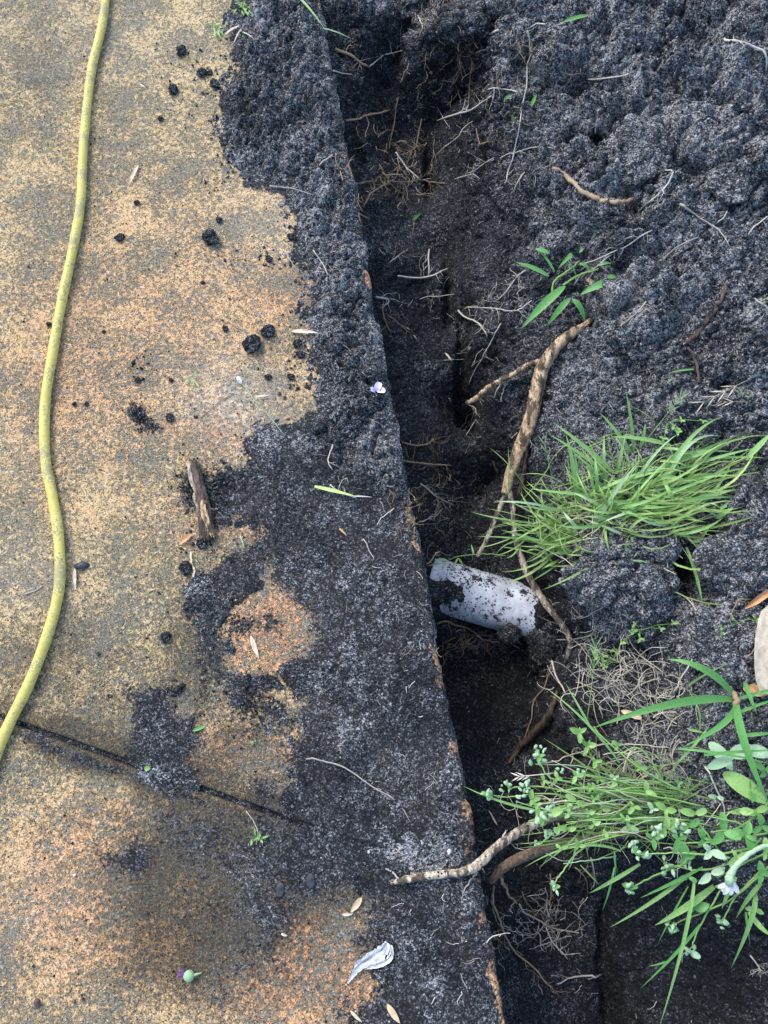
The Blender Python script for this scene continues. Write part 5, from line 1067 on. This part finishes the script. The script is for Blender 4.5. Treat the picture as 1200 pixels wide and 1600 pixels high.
# the dried mat of dead roots and stalks
mb = MB()
for _ in range(360):
    u = random.random()
    if u < .40: c = (random.gauss(1000, 62), random.gauss(1068, 30))
    elif u < .75: c = (random.gauss(1020, 30), random.gauss(1170, 50))
    else: c = (random.gauss(960, 75), random.gauss(1250, 40))
    a0 = random.uniform(0, 6.28); L = random.uniform(14, 80); z0 = -.06 + random.uniform(0, .06); q = P(c[0], c[1], z0); dv = Vector((math.cos(a0), math.sin(a0), random.gauss(0, .2))); pp = [q]; cu = random.gauss(0, .22)
    for k in range(8): dv = (Matrix.Rotation(cu, 3, 'Z') @ dv + Vector([random.gauss(0, .12) for _ in range(3)])).normalized(); q = q + dv * L * .001 / 8; pp.append(q)
    mb.tube(pp, rlist([random.uniform(.35, .95), .35], 9), 4, close=False)
mat_ = tag(mb.build('dried_grass_mat', MSTRAW), 'tangled mat of dead tan roots and stalks under the lower weeds', 'dried grass', kind='stuff')
# small chickweed on the soil above the dried mat
for i, (px_, py_, n_, lab) in enumerate([(965,1035,10,'small trailing weed at the upper left of the dried mat'),(1000,985,6,'thin yellowish weed strand across the clod above the mat'),(1150,975,5,'tiny weed beside the pale beige leaf'),(1045,660,8,'little leafy weed at the top of the middle tuft'),(925,960,1,'x')][:4]):
    sd_ = empty('seedling', on(px_, py_), lab, 'seedling'); zz = sd_.location.z + .012
    for k in range(n_):
        cx, cy = px_ + random.gauss(0, 22), py_ + random.gauss(0, 12); leafcluster(sd_, cx, cy, zz, 3, 9, MWEED)
        q = [P(px_, py_, zz - .008), P((px_ + cx) / 2, (py_ + cy) / 2 - 3, zz), P(cx, cy, zz)]; MB().tube(q, .0006, 4).build('stem', MWEED, sd_)
dcl = empty('weed_runner', P(720, 880, -.17), 'thin green runner with small leaves over the left tip of the pipe', 'weed')
stem(dcl, [(790,868,-.15),(755,866,-.15),(715,870,-.16),(690,880,-.17),(668,884,-.18)], .8, .5)
for a, b in (((690,880),(668,884)),((715,872),(708,888)),((716,872),(724,884)),((700,876),(684,872)),((695,878),(690,892)),((740,867),(736,850))): blade(dcl, a, b, 3.5, -.16, -.165, .003, mat=MWEED, name='leaf', shape='leaf', n=6)
# white woolly flower head
fl = empty('woolly_flower', P(1150, 1360, .07), 'pale woolly flower head on a bent downy stem at the lower right', 'flower')
q = rootpath([(1215,1318,.06),(1185,1326,.07),(1163,1340,.075),(1148,1356,.07),(1140,1372,.06)], n=6, jit=.0005)
MB().tube(q, rlist([2.6, 3, 3.2, 3.5, 5], len(q)), 8, .1).build('stem', MWEEDP, fl)
MB().tube([P(1143,1362,.066), P(1140,1372,.062), P(1139,1382,.058)], [.004, .0062, .005], 10, .1).build('calyx', MWEEDP, fl)
for k in range(9):
    a = k / 9 * 6.28; blade(fl, (1140,1380), (1140 + 19 * math.cos(a) * (1 if k % 2 else .7), 1389 + 10 * math.sin(a)), 7, .058, .05, .003, mat=MFLOWER, name='petal', shape='oval', n=6)
# ------------------------------------------------------------------ things on the path
# rotten wood
wo_ = empty('rotten_wood', on(315, 780), 'weathered broken piece of dark brown wood on the path', 'wood')
import bmesh
def plank(name, a, b, r, ridge, seed, mat, z=.008, flat=.6):
    p0, p1 = P(*a, z), P(*b, z); mb = MB(); n, m = 34, 22; t = (p1 - p0); L = t.length; t.normalize(); s = Vector((t.y, -t.x, 0)); u = Vector((0, 0, 1))
    rr = random.Random(seed); ph = [rr.uniform(.7, 1.3) for _ in range(m)]
    for i in range(n + 1):
        f = i / n; c = p0 + t * (L * f) + s * (.002 * math.sin(f * 5 + seed)); env = (1 if .04 < f < .97 else .75) * (.8 + .25 * math.sin(f * 6 + seed) * .5 + .1 * f)
        for k in range(m):
            an = 2 * math.pi * k / m; q = r * env * (1 + ridge * (ph[k] - 1) * 2 + .08 * rr.gauss(0, 1)); tt_ = (rr.gauss(0, .0025) if i in (0, n) else 0)
            mb.v.append(c + t * tt_ * 1.5 + s * math.cos(an) * q + u * math.sin(an) * q * flat)
    for i in range(n):
        for k in range(m): a_, b_ = i * m + k, i * m + (k + 1) % m; mb.f.append((a_, b_, b_ + m, a_ + m))
    mb.f.append(tuple(range(m))[::-1]); mb.f.append(tuple(n * m + k for k in range(m)))
    return mb.build(name, mat, wo_, smooth=True)
plank('wood_core', (301, 722), (327, 840), .0105, .6, 3, MWOOD, .007, .75)
plank('bark_strip', (293, 720), (306, 770), .0035, .3, 5, MROOTG, .010, .7)
plank('bark_strip', (305, 772), (313, 826), .0032, .3, 8, MROOTG, .008, .6)
plank('splinter', (313, 812), (309, 832), .0015, .3, 9, MROOTG, .006, .6)
plank('splinter', (316, 782), (331, 838), .0052, .7, 12, MROOT, .0135, .5)
# lilac petal, bud, white film, seed
pt = empty('lilac_flower', on(590, 608), 'crumpled pale lilac flower petal on the spilled soil near the edge', 'flower')
for a, b, w in [((588,612),(594,598),12),((590,611),(602,612),11),((586,612),(577,608),8)]: 
    z0 = pt.location.z + .006; blade(pt, a, b, w, z0, z0 + .006, .004, mat=MPETAL, name='petal', shape='oval', fold=.6, n=8)
q = rootpath([(586,612,.012),(583,618,.012),(572,618,.01)], n=4, jit=.0003); MB().tube(q, rlist([1.2, .8], len(q)), 5).build('stem', MFPALE, pt)
bd = empty('fallen_bud', on(294, 1525), 'pale green flower bud with purple tip on the lower slab', 'bud')
c0, c1 = P(303, 1524, .007), P(287, 1526, .007)
MB().tube([c0 + (c1 - c0) * t for t in (-.05, .1, .35, .65, .9, 1.05)], [.001, .0055, .008, .0078, .005, .001], 14, .04).build('calyx', MWEEDP, bd)
MB().tube([P(303, 1524, .007), P(308, 1522, .006), P(315, 1520, .005)], [.002, .0013, .0009], 6).build('stem', MWEEDP, bd)
for a, b in (((289,1523),(277,1519)),((289,1526),(279,1526)),((291,1520),(282,1515))): blade(bd, a, b, 5, .008, .005, .003, mat=MPURP, name='petal', shape='oval', fold=.5, n=7)
wf = empty('crumpled_leaf', on(578, 1503), 'crumpled white papery leaf on the lower spill', 'dry leaf')
z0 = wf.location.z
def crumple(c, wd, seed, name, mat):
    rr = random.Random(seed); mb = MB(); pts = [P(x, y, z0 + .004) for x, y in crp(c, 6)]; m = len(pts); K = 9; W_ = lerp_list(wd, m); fo = [rr.uniform(-1, 1) for _ in range(K)]
    for i, p in enumerate(pts):
        t = (pts[min(i + 1, m - 1)] - pts[max(i - 1, 0)]).normalized(); sd2 = Vector((t.y, -t.x, 0))
        for k in range(K):
            u = k / (K - 1) * 2 - 1; fo[k] = fo[k] * .85 + rr.uniform(-.5, .5)
            mb.v.append(p + sd2 * (u * W_[i] * .0005 * (1 + .22 * rr.uniform(-1, 1))) + Vector((0, 0, abs(u) * W_[i] * .00028 + fo[k] * W_[i] * .00013)))
    for i in range(m - 1):
        for k in range(K - 1): a_ = i * K + k; mb.f.append((a_, a_ + 1, a_ + 1 + K, a_ + K))
    return mb.build(name, mat, wf, smooth=False)
crumple([(606,1473),(594,1488),(575,1500),(559,1511),(552,1522),(543,1536)], [9, 17, 15, 11, 6, 2], 4, 'leaf_fold', MWHITE)
crumple([(611,1477),(611,1492),(600,1504),(580,1510),(562,1514)], [4, 8, 7, 6, 3], 9, 'leaf_fold', MWHITE)
sdd = lump('seed', 59, 1567, .006, m_flat('glossy_brown_seed', (.05, .03, .03), (.12, .08, .08), 60, .25), 'glossy brown seed at the bottom left of the lower slab', 'seed', None, (.7, 1.1, .6), .3, .06)
for a in ([(80,1475),(88,1480),(98,1482)],): fil(a, .8, .5, MFBROWN, 'straw', 'tiny frayed straw knot on the lower slab left', br=6, brl=10, lift=.003, kind='straw')
lump('white_chip', 117, 1367, .0022, MWHITE, 'small white chip on the lower slab below the hose', 'chip', None, (1.2, .8, .6), .5, .3)
